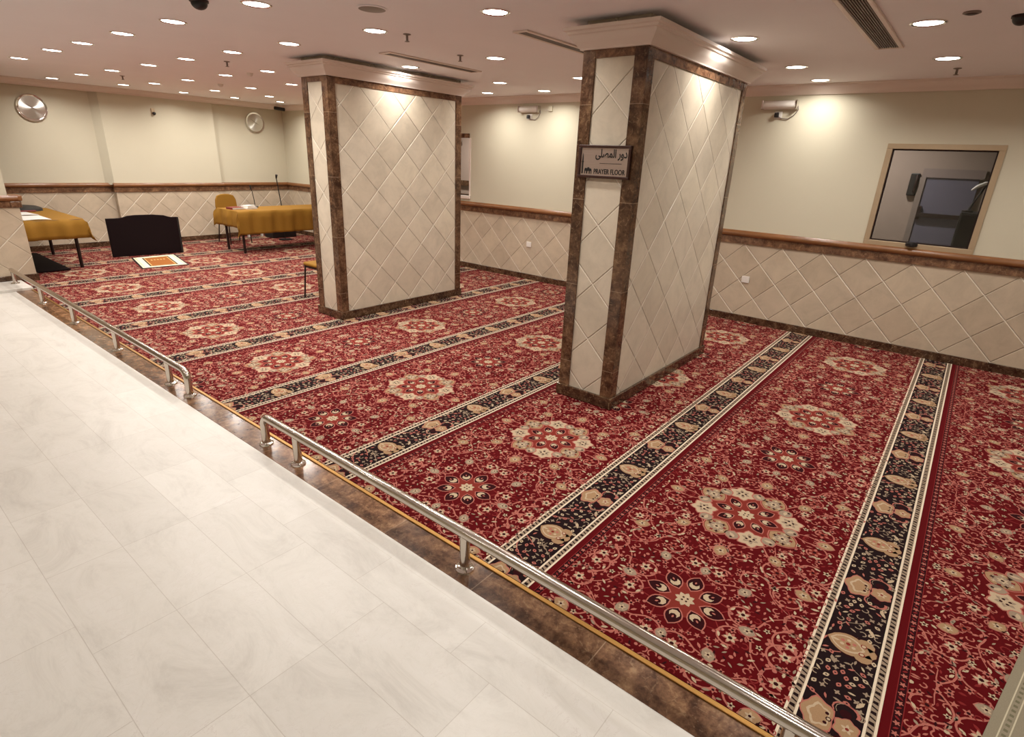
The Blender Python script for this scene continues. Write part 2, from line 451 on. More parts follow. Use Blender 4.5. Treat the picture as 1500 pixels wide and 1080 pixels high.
# small room behind the glass
RX = 8.75
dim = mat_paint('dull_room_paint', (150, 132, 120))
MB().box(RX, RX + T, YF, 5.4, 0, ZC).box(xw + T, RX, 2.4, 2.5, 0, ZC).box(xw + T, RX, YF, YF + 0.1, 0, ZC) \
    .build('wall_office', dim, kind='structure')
d = MB(); d.box(RX - 0.05, RX, 0.085, 0.60, 0.0, 1.80)
dr = d.build('door_1', M['door'], kind='structure', bevel=0.004)
f = MB(); f.box(RX - 0.07, RX, 0.045, 0.645, 1.80, 1.90, 0)
f.build('door_header', M['slat'], dr)
f = MB(); f.box(RX - 0.07, RX, 0.600, 0.660, 0.0, 1.80); f.build('door_jamb', M['grey'], dr)
b = MB(); b.box(RX - 0.11, RX - 0.08, 0.10, 0.59, 1.34, 1.39).box(RX - 0.09, RX - 0.05, 0.56, 0.60, 1.31, 1.47)
b.build('push_bar', M['darkmetal'], dr, bevel=0.004)
t = root('wall_telephone', (RX, 0.70, 1.60), 'dark wall phone beside the grey door behind the window glass', 'telephone')
MB().box(RX - 0.06, RX, 0.665, 0.76, 1.58, 1.84).build('phone_body', M['black'], t, bevel=0.01)
MB().tube([(RX - 0.075, 0.69, 1.82), (RX - 0.095, 0.685, 1.76), (RX - 0.095, 0.685, 1.68), (RX - 0.075, 0.69, 1.62)], 0.014).build('handset', M['darkmetal'], t.children[0], smooth=True)
t = root('filing_cabinet', (7.9, -0.1, 0), 'tall black cabinet seen low at the right of the window glass', 'cabinet')
MB().box(7.65, 8.15, -0.45, 0.15, 0.0, 1.47).build('cabinet_body', M['black'], t, bevel=0.01)
MB().box(7.642, 7.65, -0.43, 0.13, 0.75, 1.45).box(7.642, 7.65, -0.43, 0.13, 0.03, 0.72).build('drawer_front', M['maroonblack'], t, bevel=0.003)
MB().box(7.625, 7.642, -0.2, -0.05, 1.2, 1.215).build('handle', M['grey'], t)
t = root('boom_lamp', (7.95, 0.05, 1.47), 'thin dark lamp arm rising from the black cabinet behind the window', 'lamp')
MB().lathe((7.85, 0.10, 1.47), [(0.05, 0.0), (0.05, 0.015), (0.012, 0.02)], 16).build('base', M['black'], t)
MB().tube([(7.85, 0.10, 1.48), (7.85, 0.02, 1.72), (7.85, -0.03, 1.84)], 0.010).build('arm', M['black'], t, smooth=True)
MB().tube([(7.83, 0.12, 1.69), (7.83, 0.08, 1.73), (7.84, 0.02, 1.765), (7.85, -0.01, 1.775)], 0.016, radii=[0.008, 0.017, 0.017, 0.01]).build('lamp_head', M['white'], t, smooth=True)
MB().box(7.83, 7.87, -0.06, 0.0, 1.80, 1.90).build('clamp', M['darkmetal'], t, bevel=0.005)
t = root('sill_bag', (xw - .03, 0.455, wz0 + .03), 'small black pouch hanging on the lower frame of the window', 'bag')
MB().lathe((xw - .030, 0.455, wz0 + .020), [(.030, 0.0), (.052, .008), (.054, .032), (.034, .046)], 18).build('pouch', M['black'], t, smooth=True)
MB().box(xw - .03, xw + .03, .445, .465, wz0 + .052, wz0 + .060).build('strap', M['black'], t)

# corridor behind the far opening
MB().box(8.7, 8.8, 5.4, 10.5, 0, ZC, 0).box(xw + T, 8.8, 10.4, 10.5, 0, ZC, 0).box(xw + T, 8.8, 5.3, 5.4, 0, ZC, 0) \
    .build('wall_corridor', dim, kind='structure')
MB().box(8.65, 8.7, 5.4, 10.4, 1.26, 1.36).box(8.67, 8.7, 5.4, 10.4, 1.0, 1.10).build('trim_14', M['marble_base'], kind='structure')
o = MB(); o.box(xw - 0.012, xw + T, oy0, oy1, oz1 - 0.055, oz1 + 0.01, 0)
o.build('trim_15', M['marble_band'], kind='structure', bevel=0.003)
MB().box(xw - 0.006, xw + T, oy0 - 0.03, oy0, oz0 - 0.03, oz1 - 0.055).box(xw - 0.03, xw + T, oy0 - 0.03, oy1, oz0 - 0.05, oz0).build('trim_16', M['plaster'], kind='structure', bevel=0.003)
t = root('corridor_lamp', (7.5, 7.3, 2.0), 'bright silver lamp glimpsed in the wall opening beside the far column', 'lamp')
MB().lathe((7.45, 7.22, 2.02), [(0.012, 0.10), (0.018, 0.06), (0.05, 0.03), (0.055, -0.03), (0.03, -0.05)], 16).build('lamp_head', M['chrome'], t, smooth=True)
MB().tube([(7.45, 7.22, 2.12), (7.45, 7.22, 2.3), (7.45, 7.22, ZC)], 0.008).build('stem', M['grey'], t)

# ------------------------------------------------------------------ columns
def column(x0, x1, y0, y1, label, ztop=2.50):
    r = root('tiled_column', (x0, y0, 0), label, 'column', 'tiled columns with brown marble corners')
    MB().box(x0 + 0.010, x1 - 0.010, y0 + 0.010, y1 - 0.010, 0.0105, ZC).build('tile_cladding', M['coltile'], r)
    cs = 0.095
    def corner(cx, cy, sx, sy):
        # L-shaped marble strip wrapping a corner
        a = MB(); L = cs
        poly = [(cx, cy), (cx + sx * L, cy), (cx + sx * L, cy + sy * 0.02), (cx + sx * 0.02, cy + sy * 0.02), (cx + sx * 0.02, cy + sy * L), (cx, cy + sy * L)]
        a.prism(poly, 'Z', 0.10, ztop); a.build('corner_strip', M['marble'], r, bevel=0.002)
    corner(x0, y0, 1, 1); corner(x1, y0, -1, 1); corner(x0, y1, 1, -1); corner(x1, y1, -1, -1)
    a = MB()
    a.box(x0 + cs, x1 - cs, y0 + 0.002, y0 + 0.02, ztop - 0.062, ztop).box(x0 + cs, x1 - cs, y1 - 0.02, y1 - 0.002, ztop - 0.062, ztop)
    a.box(x0 + 0.002, x0 + 0.02, y0 + cs, y1 - cs, ztop - 0.05, ztop).box(x1 - 0.02, x1 - 0.002, y0 + cs, y1 - cs, ztop - 0.05, ztop)
    a.build('top_band', M['marble_band'], r, bevel=0.001)
    e = 0.014
    b = MB()
    b.box(x0 - e, x1 + e, y0 - e, y0 + 0.008, 0.0105, 0.10).box(x0 - e, x1 + e, y1 - 0.008, y1 + e, 0.0105, 0.10)
    b.box(x0 - e, x0 + 0.008, y0 + 0.008, y1 - 0.008, 0.0105, 0.10).box(x1 - 0.008, x1 + e, y0 + 0.008, y1 - 0.008, 0.0105, 0.10)
    b.build('base_trim', M['marble_base'], r, bevel=0.004)
    zb, zt = ztop, 2.625
    prof = [(-0.005, zb), (0.018, zb), (0.022, zb + 0.012), (0.030, zb + 0.018), (0.046, zb + 0.040), (0.070, zb + 0.062), (0.076, zb + 0.082), (0.088, zb + 0.088), (0.092, zb + 0.100), (0.108, zb + 0.106), (0.110, zt), (-0.005, zt)]
    c = MB(); c.ringsweep(x0, x1, y0, y1, prof); c.build('capital_moulding', M['plaster'], r, smooth=True)
    return r
column(3.590, 5.500, 1.850, 2.330, 'nearer tiled column carrying the prayer floor sign, with brown marble corners')
column(3.600, 5.510, 5.310, 5.755, 'farther tiled column without a sign, brown marble corners and white capital')

# ------------------------------------------------------------------ sign on the near column
sx = 3.590
t = root('prayer_floor_sign', (sx, 2.09, 1.70), 'small framed metal sign reading PRAYER FLOOR in Arabic and English on the nearer column', 'sign')
sy0, sy1, sz0, sz1 = 1.885, 2.292, 1.700, 1.915
f = MB(); frame_boxes(f, sx - 0.026, sx - 0.0, sy0, sy1, sz0, sz1, 0.018); f.build('frame', M['signframe'], t, bevel=0.003)
MB().box(sx - 0.016, sx - 0.001, sy0 + 0.016, sy1 - 0.016, sz0 + 0.016, sz1 - 0.016).build('plate', M['plate'], t)
def text_part(body, h, cx, cz, name, wid):
    c = bpy.data.curves.new('lettering', 'FONT'); c.body = body; c.size = 1.0; c.extrude = 0.01; c.offset = 0.022; c.align_x = 'LEFT'
    o = bpy.data.objects.new('lettering_tmp', c); COL.objects.link(o)
    dg = bpy.context.evaluated_depsgraph_get(); me = bpy.data.meshes.new_from_object(o.evaluated_get(dg))
    bpy.data.objects.remove(o)
    xs = [v.co.x for v in me.vertices]; ys = [v.co.y for v in me.vertices]
    x0, x1, y0, y1 = min(xs), max(xs), min(ys), max(ys)
    kx = wid / (x1 - x0); ky = h / (y1 - y0)
    for v in me.vertices:
        u = (v.co.x - (x0 + x1) / 2) * kx; q = (v.co.y - (y0 + y1) / 2) * ky; e = v.co.z
        v.co = Vector((sx - 0.0168 - (0.0008 if e > 0 else -0.0008), cx - u, cz + q)) - t.location
    me.materials.clear(); me.materials.append(M['black'])
    m = bpy.data.objects.new(name, me); COL.objects.link(m); m.parent = t
    return m
text_part('\uFEF0\uFEE0\uFEBC\uFEE4\uFEDF\uFE8D \uFEAD\uFEED\uFEA9', 0.072, 2.035, 1.855, 'arabic_lettering', 0.245)
text_part('PRAYER FLOOR', 0.034, 2.040, 1.745, 'english_lettering', 0.245)
k = MB(); k.box(sx - 0.0176, sx - 0.0155, 1.95, 2.12, 1.797, 1.800)
k.build('rule_line', M['black'], t)
k = MB()   # mosque outline at the left of the plate: minaret and domes
X0, X1 = sx - 0.0178, sx - 0.0155
k.prism([(2.262, 1.727), (2.252, 1.727), (2.252, 1.80), (2.248, 1.805), (2.252, 1.81), (2.253, 1.835), (2.257, 1.862), (2.261, 1.835), (2.262, 1.81), (2.266, 1.805), (2.262, 1.80)], 'X', X0, X1)
for (cy, r_, zb) in ((2.228, 0.011, 1.727), (2.208, 0.014, 1.727), (2.190, 0.009, 1.727)):
    pts = [(cy + r_, zb), (cy + r_, zb + 0.022)] + [(cy + r_ * math.cos(a) * 1.0, zb + 0.022 + r_ * 1.5 * math.sin(a)) for a in [PI * i / 8 for i in range(1, 8)]] + [(cy - r_, zb + 0.022), (cy - r_, zb)]
    inn = [(cy - r_ * 0.5, zb), (cy - r_ * 0.5, zb + 0.018), (cy + r_ * 0.5, zb + 0.018), (cy + r_ * 0.5, zb)]
    k.prism(pts + inn, 'X', X0, X1)
k.build('mosque_emblem', M['black'], t)

# ------------------------------------------------------------------ carpets
class Pat:
    def __init__(s): s.p = []           # (points, material, layer)
    def poly(s, pts, m, L): s.p.append(([(float(a), float(b)) for a, b in pts], m, L))
    def flower(s, x, y, r, n, m, L, rot=0.0, dep=0.28, c=None, sx=1.0, cr=0.3):
        k = n * 4
        s.poly([(x + sx * r * (1 - dep + dep * math.cos(n * a)) * math.cos(a + rot), y + r * (1 - dep + dep * math.cos(n * a)) * math.sin(a + rot)) for a in [2 * PI * i / k for i in range(k)]], m, L)
        if c is not None: s.disc(x, y, r * cr, c, L + 1)
    def disc(s, x, y, r, m, L, n=7, sx=1.0):
        s.poly([(x + sx * r * math.cos(2 * PI * i / n), y + r * math.sin(2 * PI * i / n)) for i in range(n)], m, L)
    def leaf(s, x, y, ln, wd, a, m, L):
        q = [(-.5, 0), (-.2, .42), (.15, .5), (.5, 0), (.15, -.38), (-.2, -.3)]
        s.poly([(x + ln * u * math.cos(a) - wd * v * math.sin(a), y + ln * u * math.sin(a) + wd * v * math.cos(a)) for u, v in q], m, L)
    def oval(s, x, y, ln, wd, a, m, L, k=6, pw=0.9):
        up = [(-.5 + i / k, .5 * math.sin(PI * i / k) ** pw) for i in range(k + 1)]
        q = up + [(u, -v) for u, v in up[1:-1][::-1]]
        q = q[::-1]
        s.poly([(x + ln * u * math.cos(a) - wd * v * math.sin(a), y + ln * u * math.sin(a) + wd * v * math.cos(a)) for u, v in q], m, L)
    def ribbon(s, pts, w, m, L, taper=False):
        n = len(pts)
        Lf = []; Rt = []
        for i, (x, y) in enumerate(pts):
            x0, y0 = pts[max(i - 1, 0)]; x1, y1 = pts[min(i + 1, n - 1)]
            d = math.hypot(x1 - x0, y1 - y0) or 1; nx, ny = -(y1 - y0) / d, (x1 - x0) / d
            ww = w * .5 * (1 - .7 * i / n if taper else 1)
            Lf.append((x + nx * ww, y + ny * ww)); Rt.append((x - nx * ww, y - ny * ww))
        for i in range(n - 1): s.poly([Rt[i], Rt[i + 1], Lf[i + 1], Lf[i]], m, L)
    def star(s, x, y, r, m, L, rot=0):
        s.poly([(x + (r if i % 2 == 0 else r * .42) * math.cos(rot + PI * i / 5), y + (r if i % 2 == 0 else r * .42) * math.sin(rot + PI * i / 5)) for i in range(10)], m, L)

def medallion(P, cx, cy, big):
    n = 8
    if big:
        # outer ring of cream and tan lobes
        P.flower(cx, cy, 0.235, 16, BRK, 1, PI / 8, 0.06)
        for i in range(n):
            a = 2 * PI * i / n + PI / 8
            x, y = cx + 0.222 * math.cos(a), cy + 0.222 * math.sin(a)
            if i % 2 == 0:
                P.flower(x, y, 0.078, 6, PNK, 2, a, 0.14); P.flower(x, y, 0.070, 6, CRM, 3, a, 0.14)
                P.flower(x, y, 0.044, 6, GRY, 4, a, 0.25); P.flower(x, y, 0.030, 5, CRM, 5, a, 0.25)
                for j in range(4): P.disc(x + .018 * math.cos(a + j * PI / 2), y + .018 * math.sin(a + j * PI / 2), .008, DRK, 6, 5)
            else:
                x, y = x + .008 * math.cos(a), y + .008 * math.sin(a)
                P.oval(x, y, 0.168, 0.146, a, PNK, 2, 8, .65); P.oval(x, y, 0.154, 0.132, a, BRK, 3, 8, .65)
                P.oval(x, y, 0.146, 0.124, a, TAN, 4, 8, .65); P.oval(x, y, 0.096, 0.080, a, GRY, 5, 8, .65)
                for j in range(9): P.flower(x + .046 * math.cos(j * .698), y + .040 * math.sin(j * .698), .012, 4, (CRM, ROS, DRK)[j % 3], 6, j, .3)
                P.flower(x, y, .026, 6, CRM, 6, a, .25, DRK)
            b = a + PI / n
            x, y = cx + 0.232 * math.cos(b), cy + 0.232 * math.sin(b)
            P.oval(x, y, 0.088, 0.080, b, PNK, 4, 6, .7); P.oval(x, y, 0.074, 0.066, b, GRY, 5, 6, .7)
            P.leaf(x, y, .045, .022, b + .8, CRM, 6); P.disc(x + .02 * math.cos(b), y + .02 * math.sin(b), .008, DRK, 6, 5)
        pr, pl, pw, cr = 0.118, 0.105, 0.066, 0.048
    else:
        P.poly([(cx + (0.205 if i % 2 else 0.13) * math.cos(PI * i / 8), cy + (0.205 if i % 2 else 0.13) * math.sin(PI * i / 8)) for i in range(16)], ROS, 1)
        P.poly([(cx + (0.192 if i % 2 else 0.125) * math.cos(PI * i / 8), cy + (0.192 if i % 2 else 0.125) * math.sin(PI * i / 8)) for i in range(16)], RED, 2)
        pr, pl, pw, cr = 0.122, 0.118, 0.080, 0.045
    P.poly([(cx + pr * 0.98 * math.cos(PI * i / 4), cy + pr * 0.98 * math.sin(PI * i / 4)) for i in range(8)], BRK, 7)
    for i in range(n):
        a = 2 * PI * i / n; x, y = cx + pr * math.cos(a), cy + pr * math.sin(a)
        P.oval(x, y, pl, pw, a, PNK, 8, 6, .8); P.oval(x, y, pl - .014, pw - .012, a, DRK, 9, 6, .8)
        P.disc(x - .012 * math.cos(a), y - .012 * math.sin(a), pw * .30, CRM, 10, 8)
        P.disc(x + .004 * math.cos(a), y + .004 * math.sin(a), pw * .20, DRK, 11, 7)
        P.leaf(x + .008 * math.cos(a), y + .008 * math.sin(a), .018, .010, a, PNK, 12)
    P.flower(cx, cy, cr, 8, CRM, 9, 0, .16)
    for j in range(4): P.disc(cx + .0135 * math.cos(PI / 4 + j * PI / 2), cy + .0135 * math.sin(PI / 4 + j * PI / 2), .0055, DRK, 10, 6)

PER = 1.69; FH = 0.504
def quarter(seed):
    R = random.Random(seed); P = Pat(); HX = PER / 2
    def free(x, y, pad=0.0):
        return math.hypot(x, y) > 0.288 + pad and math.hypot(x - HX, y) > 0.172 + pad
    # palmettes on the axes and diagonals
    for (x, y, a, s) in ((0.40, 0.0, 0, 1.0), (0.60, 0.0, PI, .7), (0.0, 0.40, PI / 2, .9), (HX, 0.27, PI / 2, .8), (0.30, 0.235, .7, .9), (0.62, 0.19, 2.6, .8), (0.46, 0.40, 1.2, .9)):
        if x + y > 0:
            P.oval(x, y, .10 * s, .075 * s, a, PNK, 2, 6, .7); P.oval(x, y, .088 * s, .063 * s, a, GRY if s < .85 else TAN, 3, 6, .7)
            P.flower(x, y, .022 * s, 5, CRM, 4, a, .3, DRK)
    # scrolling vines
    cent = []
    tries = 0
    while len(cent) < 13 and tries < 4000:
        tries += 1
        x, y = R.uniform(.02, HX - .02), R.uniform(.04, FH - .06)
        if free(x, y, .055) and all(math.hypot(x - a, y - b) > .145 for a, b in cent): cent.append((x, y))
    for (x, y) in cent:
        s = R.choice((-1, 1)); r0 = R.uniform(.066, .088); a0 = R.uniform(0, 6.28)
        pts = []
        for i in range(17):
            u = i / 16; a = a0 + s * u * 5.2; r = r0 * (1 - .52 * u)
            pts.append((x + r * math.cos(a), y + r * math.sin(a)))
        P.ribbon(pts, .0080, PNK, 1, False)
        tx, ty = pts[0]; dx, dy = math.cos(a0 + s * -PI / 2), math.sin(a0 + s * -PI / 2)
        tail = [(tx + dx * .03 * i + .012 * i * i * math.cos(a0) * .5, ty + dy * .03 * i + .012 * i * i * math.sin(a0) * .5) for i in range(5)]
        P.ribbon(tail, .0080, PNK, 1, True)
        kind = R.random()
        fr = R.uniform(.027, .036)
        P.flower(x, y, fr, R.choice((5, 6, 8)), PNK, 3, R.random() * 6, .28)
        P.flower(x, y, fr * .78, 5, CRM if kind < .6 else BRK, 4, R.random() * 6, .28, DRK, cr=.34)
        for j in (2, 5, 8, 11, 14):
            px, py = pts[j]; P.leaf(px + .015 * math.cos(a0 + j), py + .015 * math.sin(a0 + j), .032, .014, a0 + s * j * .35 + 1.9, R.choice((PNK, CRM, PNK, GRY)), 2)
    # small blossoms, leaves and stars
    pts = []; cell = {}
    rm = .0290
    for _ in range(7000):
        x, y = R.uniform(.003, HX - .003), R.uniform(.004, FH - .008)
        if not free(x, y, .012): continue
        ci, cj = int(x / rm), int(y / rm)
        if any(math.hypot(x - a, y - b) < rm for i in (-1, 0, 1) for j in (-1, 0, 1) for a, b in cell.get((ci + i, cj + j), ())): continue
        if any(math.hypot(x - a, y - b) < .040 for a, b in cent): continue
        cell.setdefault((ci, cj), []).append((x, y)); pts.append((x, y))
    for (x, y) in pts:
        q = R.random(); a = R.random() * 6.28
        if q < .20: P.flower(x, y, R.uniform(.014, .020), 5, R.choice((CRM, PNK, PNK)), 2, a, .3, DRK, cr=.35)
        elif q < .30: P.star(x, y, R.uniform(.014, .018), PNK, 2, a)
        elif q < .62: P.leaf(x, y, R.uniform(.022, .036), R.uniform(.009, .015), a, R.choice((PNK, PNK, CRM, GRY, ROS)), 2)
        elif q < .84:
            rr = R.uniform(.011, .017); tt = [(x + rr * math.cos(a + i * .75), y + rr * math.sin(a + i * .75)) for i in range(7)]
            P.ribbon(tt, .0060, PNK if R.random() < .8 else ROS, 2)
        elif q < .92: P.disc(x, y, R.uniform(.007, .010), R.choice((PNK, CRM, PNK)), 2, 6)
        else:
            P.leaf(x + .008, y, .026, .010, a, DRK, 2); P.leaf(x - .008, y, .026, .011, a + 1.2, PNK, 2)
    return P

def border_cell(P, seed):
    """one repeat (PER/2) of the black band, local y centred on the band"""
    R = random.Random(seed); HX = PER / 2
    c1, c2 = HX * .25, HX * .75
    # lobed leaf cartouche
    P.oval(c1, .006, .168, .136, PI / 2, DRK, 2, 8, .7)
    for (dx, dy, r) in ((-.036, -.045, .034), (.036, -.045, .034), (0, -.058, .032)):
        P.disc(c1 + dx, dy, r + .005, DRK, 2, 9); P.disc(c1 + dx, dy, r, TAN, 3, 10)
    P.oval(c1, .010, .156, .122, PI / 2, TAN, 4, 8, .7)
    P.oval(c1, .014, .126, .094, PI / 2, CRM, 5, 8, .7)
    P.oval(c1, .016, .110, .078, PI / 2, TAN, 6, 8, .7)
    for j in range(6): P.disc(c1 + .022 * math.cos(j * 1.05), .012 + .024 * math.sin(j * 1.05), .008, (CRM, PNK)[j % 2], 7, 6)
    P.disc(c1, .012, .009, BRK, 7, 6)
    P.leaf(c1, .058, .034, .014, PI / 2, CRM, 7)
    for dx in (-.026, .026): P.disc(c1 + dx, -.040, .012, BRK, 7, 8); P.disc(c1 + dx, -.040, .008, CRM, 8, 7)
    # double palmette with scrolls either side
    P.flower(c2, .040, .060, 5, PNK, 2, PI / 2, .10, sx=1.42); P.flower(c2, .040, .055, 5, TAN, 3, PI / 2, .10, sx=1.42)
    P.flower(c2, .036, .040, 5, CRM, 4, PI / 2, .12, sx=1.42); P.flower(c2, .034, .032, 5, TAN, 5, PI / 2, .12, sx=1.42)
    P.flower(c2, -.052, .046, 6, PNK, 2, 0, .10, sx=1.1); P.flower(c2, -.052, .041, 6, TAN, 3, 0, .10, sx=1.1); P.flower(c2, -.054, .022, 5, CRM, 4, 0, .3, BRK)
    P.disc(c2, .004, .010, DRK, 6, 7); P.disc(c2, .004, .006, CRM, 7, 6); P.disc(c2 - .022, .012, .007, DRK, 6, 7); P.disc(c2 + .022, .012, .007, DRK, 6, 7)
    for sg in (-1, 1):
        P.disc(c2 + sg * .062, -.040, .020, DRK, 2, 8)
        a_ = [(c2 + sg * (.075 + .034 * math.cos(a)), -.038 + .042 * math.sin(a)) for a in [-1.9 + i * .45 for i in range(10)]]
        P.ribbon(a_, .012, PNK, 3, True); P.ribbon([(x, y - .010) for x, y in a_], .005, GRY, 3, True)
        P.leaf(c2 + sg * .135, -.075, .05, .018, -sg * .5, CRM, 3)
    P.leaf(c1 + .13, -.055, .05, .018, .6, CRM, 3); P.leaf(c1 - .12, .045, .045, .018, .4, GRY, 3)
    for (x0_, y0_, dr) in ((c1 + .09, .05, 1), (c1 - .09, -.02, -1)):
        P.ribbon([(x0_ + dr * .018 * i, y0_ - .012 * i + .02 * math.sin(i)) for i in range(7)], .004, GRY, 2, True)
    pts = []
    for _ in range(3000):
        x, y = R.uniform(.006, HX - .006), R.uniform(-.086, .086)
        if ((x - c1) / .088) ** 2 + (y / .098) ** 2 < 1: continue
        if ((x - c2) / .098) ** 2 + ((y - .03) / .085) ** 2 < 1 or ((x - c2) / .10) ** 2 + ((y + .045) / .06) ** 2 < 1: continue
        if all(math.hypot(x - a, y - b) > .0265 for a, b in pts): pts.append((x, y))
    for (x, y) in pts:
        q = R.random(); a = R.random() * 6.28
        if q < .4: P.oval(x, y, .026, .018, a, CRM if q < .2 else PNK, 4, 5); P.disc(x, y, .004, BLK, 5, 5)
        elif q < .55: P.flower(x, y, .013, 4, GRY, 4, a, .3)
        elif q < .85: P.leaf(x, y, .028, .010, a, R.choice((CRM, GRY, PNK)), 4)
        else: P.ribbon([(x + .013 * math.cos(a + i * .8), y + .013 * math.sin(a + i * .8)) for i in range(6)], .005, GRY, 4)

PITCH = 1.3225
def carpet_mesh(name, phase, seed, ylen=None):
    """runner local frame: x = world X, y = 0 at the centre line of its black band, body extends to -y"""
    P = Pat(); x0, x1 = 1.642, XW - 0.023
    top, bot = .1375, .1375 - PITCH
    base = Pat()
    F = -.702
    q = quarter(seed); cellp = []
    for (pts, m, L) in q.p:
        for fx in (1, -1):
            for fy in (1, -1):
                pp = [(fx * a, fy * b) for a, b in pts]
                if fx * fy < 0: pp = pp[::-1]
                cellp.append((pp, m, L + (.18 if fx < 0 else 0) + (.36 if fy < 0 else 0)))
    md = Pat(); medallion(md, 0, 0, True); medallion(md, PER / 2, 0, False)
    cellp += md.p
    k0 = int((x0 - phase) / PER) - 2; k1 = int((x1 - phase) / PER) + 2
    allp = []
    for k in range(k0, k1 + 1):
        cx = phase + k * PER
        if cx + PER < x0 - .5 or cx - PER > x1 + .5: continue
        for (pts, m, L) in cellp:
            pp = [(a + cx, b + F) for a, b in pts]; L = L + (.09 if k % 2 else 0)
            if max(a for a, b in pp) > x0 and min(a for a, b in pp) < x1: allp.append((pp, m, L))
    bc = Pat(); border_cell(bc, seed + 5)
    HX = PER / 2
    boff = phase + HX - HX * .25      # single cartouche level with the small medallion
    for k in range(-6, 12):
        ox = boff + k * HX
        for (pts, m, L) in bc.p:
            pp = [(a + ox, b) for a, b in pts]
            if max(a for a, b in pp) > x0 and min(a for a, b in pp) < x1: allp.append((pp, m, L))
    # guards beside the band
    def strip(y0, y1, m, L): allp.append(([(x0, y0), (x1, y0), (x1, y1), (x0, y1)], m, L))
    strip(-.1375, .1375, BLK, 1)
    for (a, b) in ((-.1375, -.0965), (.0965, .1375)):
        strip(a, b, IVO, 2)
        strip(a + .009, b - .009, GRY, 3)
        i = 0; x = x0 + .004; c = (a + b) / 2
        while x < x1 - .04:
            if i % 2 == 0: allp.append(([(x, c - .009), (x + .016, c - .007), (x + .016, c + .009), (x + .003, c + .010)], BLK, 4))
            else: allp.append(([(x, c - .010), (x + .007, c - .010), (x + .017, c + .010), (x + .009, c + .010)], BLK, 4))
            x += .026; i += 1
    strip(-.1675, -.1375, RED, 3)
    strip(-.1705, -.1675, ROS, 4)
    strip(-.1985, -.1705, DRK, 3)
    strip(-.2015, -.1985, ROS, 4)
    x = x0 + .01; i = 0
    while x < x1 - .02:
        t_ = Pat()
        if i % 2: t_.flower(x, -.1845, .013, 5, PNK, 4, i, .3)
        else: t_.leaf(x, -.1845, .022, .010, .9 if i % 4 else -.9, ROS, 4)
        allp += t_.p; x += .025; i += 1
    verts = []; faces = []; mi = []
    Z0 = 0.0070; DZ = 0.00025
    for (pts, m, L) in allp:
        o = len(verts); n = len(pts)
        # signed area for upward winding
        A = sum(pts[i][0] * pts[(i + 1) % n][1] - pts[(i + 1) % n][0] * pts[i][1] for i in range(n))
        if A < 0: pts = pts[::-1]
        verts += [(a, b, Z0 + L * DZ) for a, b in pts]; faces.append(list(range(o, o + n))); mi.append(m)
    me = bpy.data.meshes.new(name); me.from_pydata(verts, [], faces)
    for m in PILE: me.materials.append(m)
    me.polygons.foreach_set('material_index', mi)
    bm = bmesh.new(); bm.from_mesh(me)
    for (co, no) in (((x0, 0, 0), (-1, 0, 0)), ((x1, 0, 0), (1, 0, 0))):
        bmesh.ops.bisect_plane(bm, geom=bm.verts[:] + bm.edges[:] + bm.faces[:], plane_co=co, plane_no=no, clear_outer=True)
    if ylen is not None:
        bmesh.ops.bisect_plane(bm, geom=bm.verts[:] + bm.edges[:] + bm.faces[:], plane_co=(0, ylen, 0), plane_no=(0, 1, 0), clear_outer=True)
        top = min(top, ylen)
    # pile body
    vs = [bm.verts.new((x, y, z)) for z in (0.001, Z0) for y in (bot + .0005, top - .0005) for x in (x0, x1)]
    for f_ in [(0, 2, 3, 1), (4, 5, 7, 6), (0, 1, 5, 4), (2, 6, 7, 3), (0, 4, 6, 2), (1, 3, 7, 5)]:
        f = bm.faces.new([vs[i] for i in f_]); f.material_index = RED
    bm.to_mesh(me); bm.free()
    return me

meshes = {}
ROWLAB = ['nearest the lower right corner of the view', 'under the window, right of the nearer column', 'under the nearer column',
          'between the columns, nearer half', 'between the columns, farther half', 'running under the farther column',
          'just behind the farther column', 'third back from the end wall tables', 'in front of the prayer mat and black board',
          'under the two cloth covered tables', 'against the end wall']
for k in range(11):
    ph = 3.10 if k == 0 else (2.89 if k < 4 else 2.41)
    key = (ph, k == 10)
    if key not in meshes: meshes[key] = carpet_mesh('carpet_runner', ph, 11 if ph > 2.8 and k else 12 + (k == 0), -.965 if k == 10 else None)
    me = meshes[key]
    o = bpy.data.objects.new('carpet_runner', me); COL.objects.link(o); o.location = (0, -.04 + PITCH * k + (0 if k < 10 else 0), 0)
    tag(o, 'red floral carpet runner with black band, ' + ROWLAB[k], 'carpet', 'patterned carpet runners laid in rows')

# pale mat at the lower right corner
c = MB()
P0, P1 = Vector((2.95, -.635, 0)), Vector((1.95, -.425, 0)); dv = (P1 - P0).normalized(); nv = Vector((-dv.y, dv.x, 0))
if nv.y > 0: nv = -nv
def mq(a0, a1, b0, b1, z0, z1, mi):
    vs = [P0 + dv * a + nv * b + Vector((0, 0, z)) for z in (z0, z1) for b in (b0, b1) for a in (a0, a1)]
    c.add(vs, [(0, 2, 3, 1), (4, 5, 7, 6), (0, 1, 5, 4), (2, 6, 7, 3), (0, 4, 6, 2), (1, 3, 7, 5)], mi)
mq(0, 1.02, 0, .62, .011, .015, 0)
mq(0, 1.02, .030, .034, .015, .0155, 1); mq(0, 1.02, .058, .062, .015, .0155, 1)
for i in range(34): mq(.01 + i * .03, .022 + i * .03, .040, .052, .015, .0155, 2)
o = c.build('prayer_mat', [mat_pile('mat_grey_green', (142, 132, 112)), mat_pile('mat_pale', (196, 186, 160)), mat_pile('mat_olive', (112, 106, 84))])
tag(o, 'pale grey green mat with a woven border at the lower right corner', 'mat')

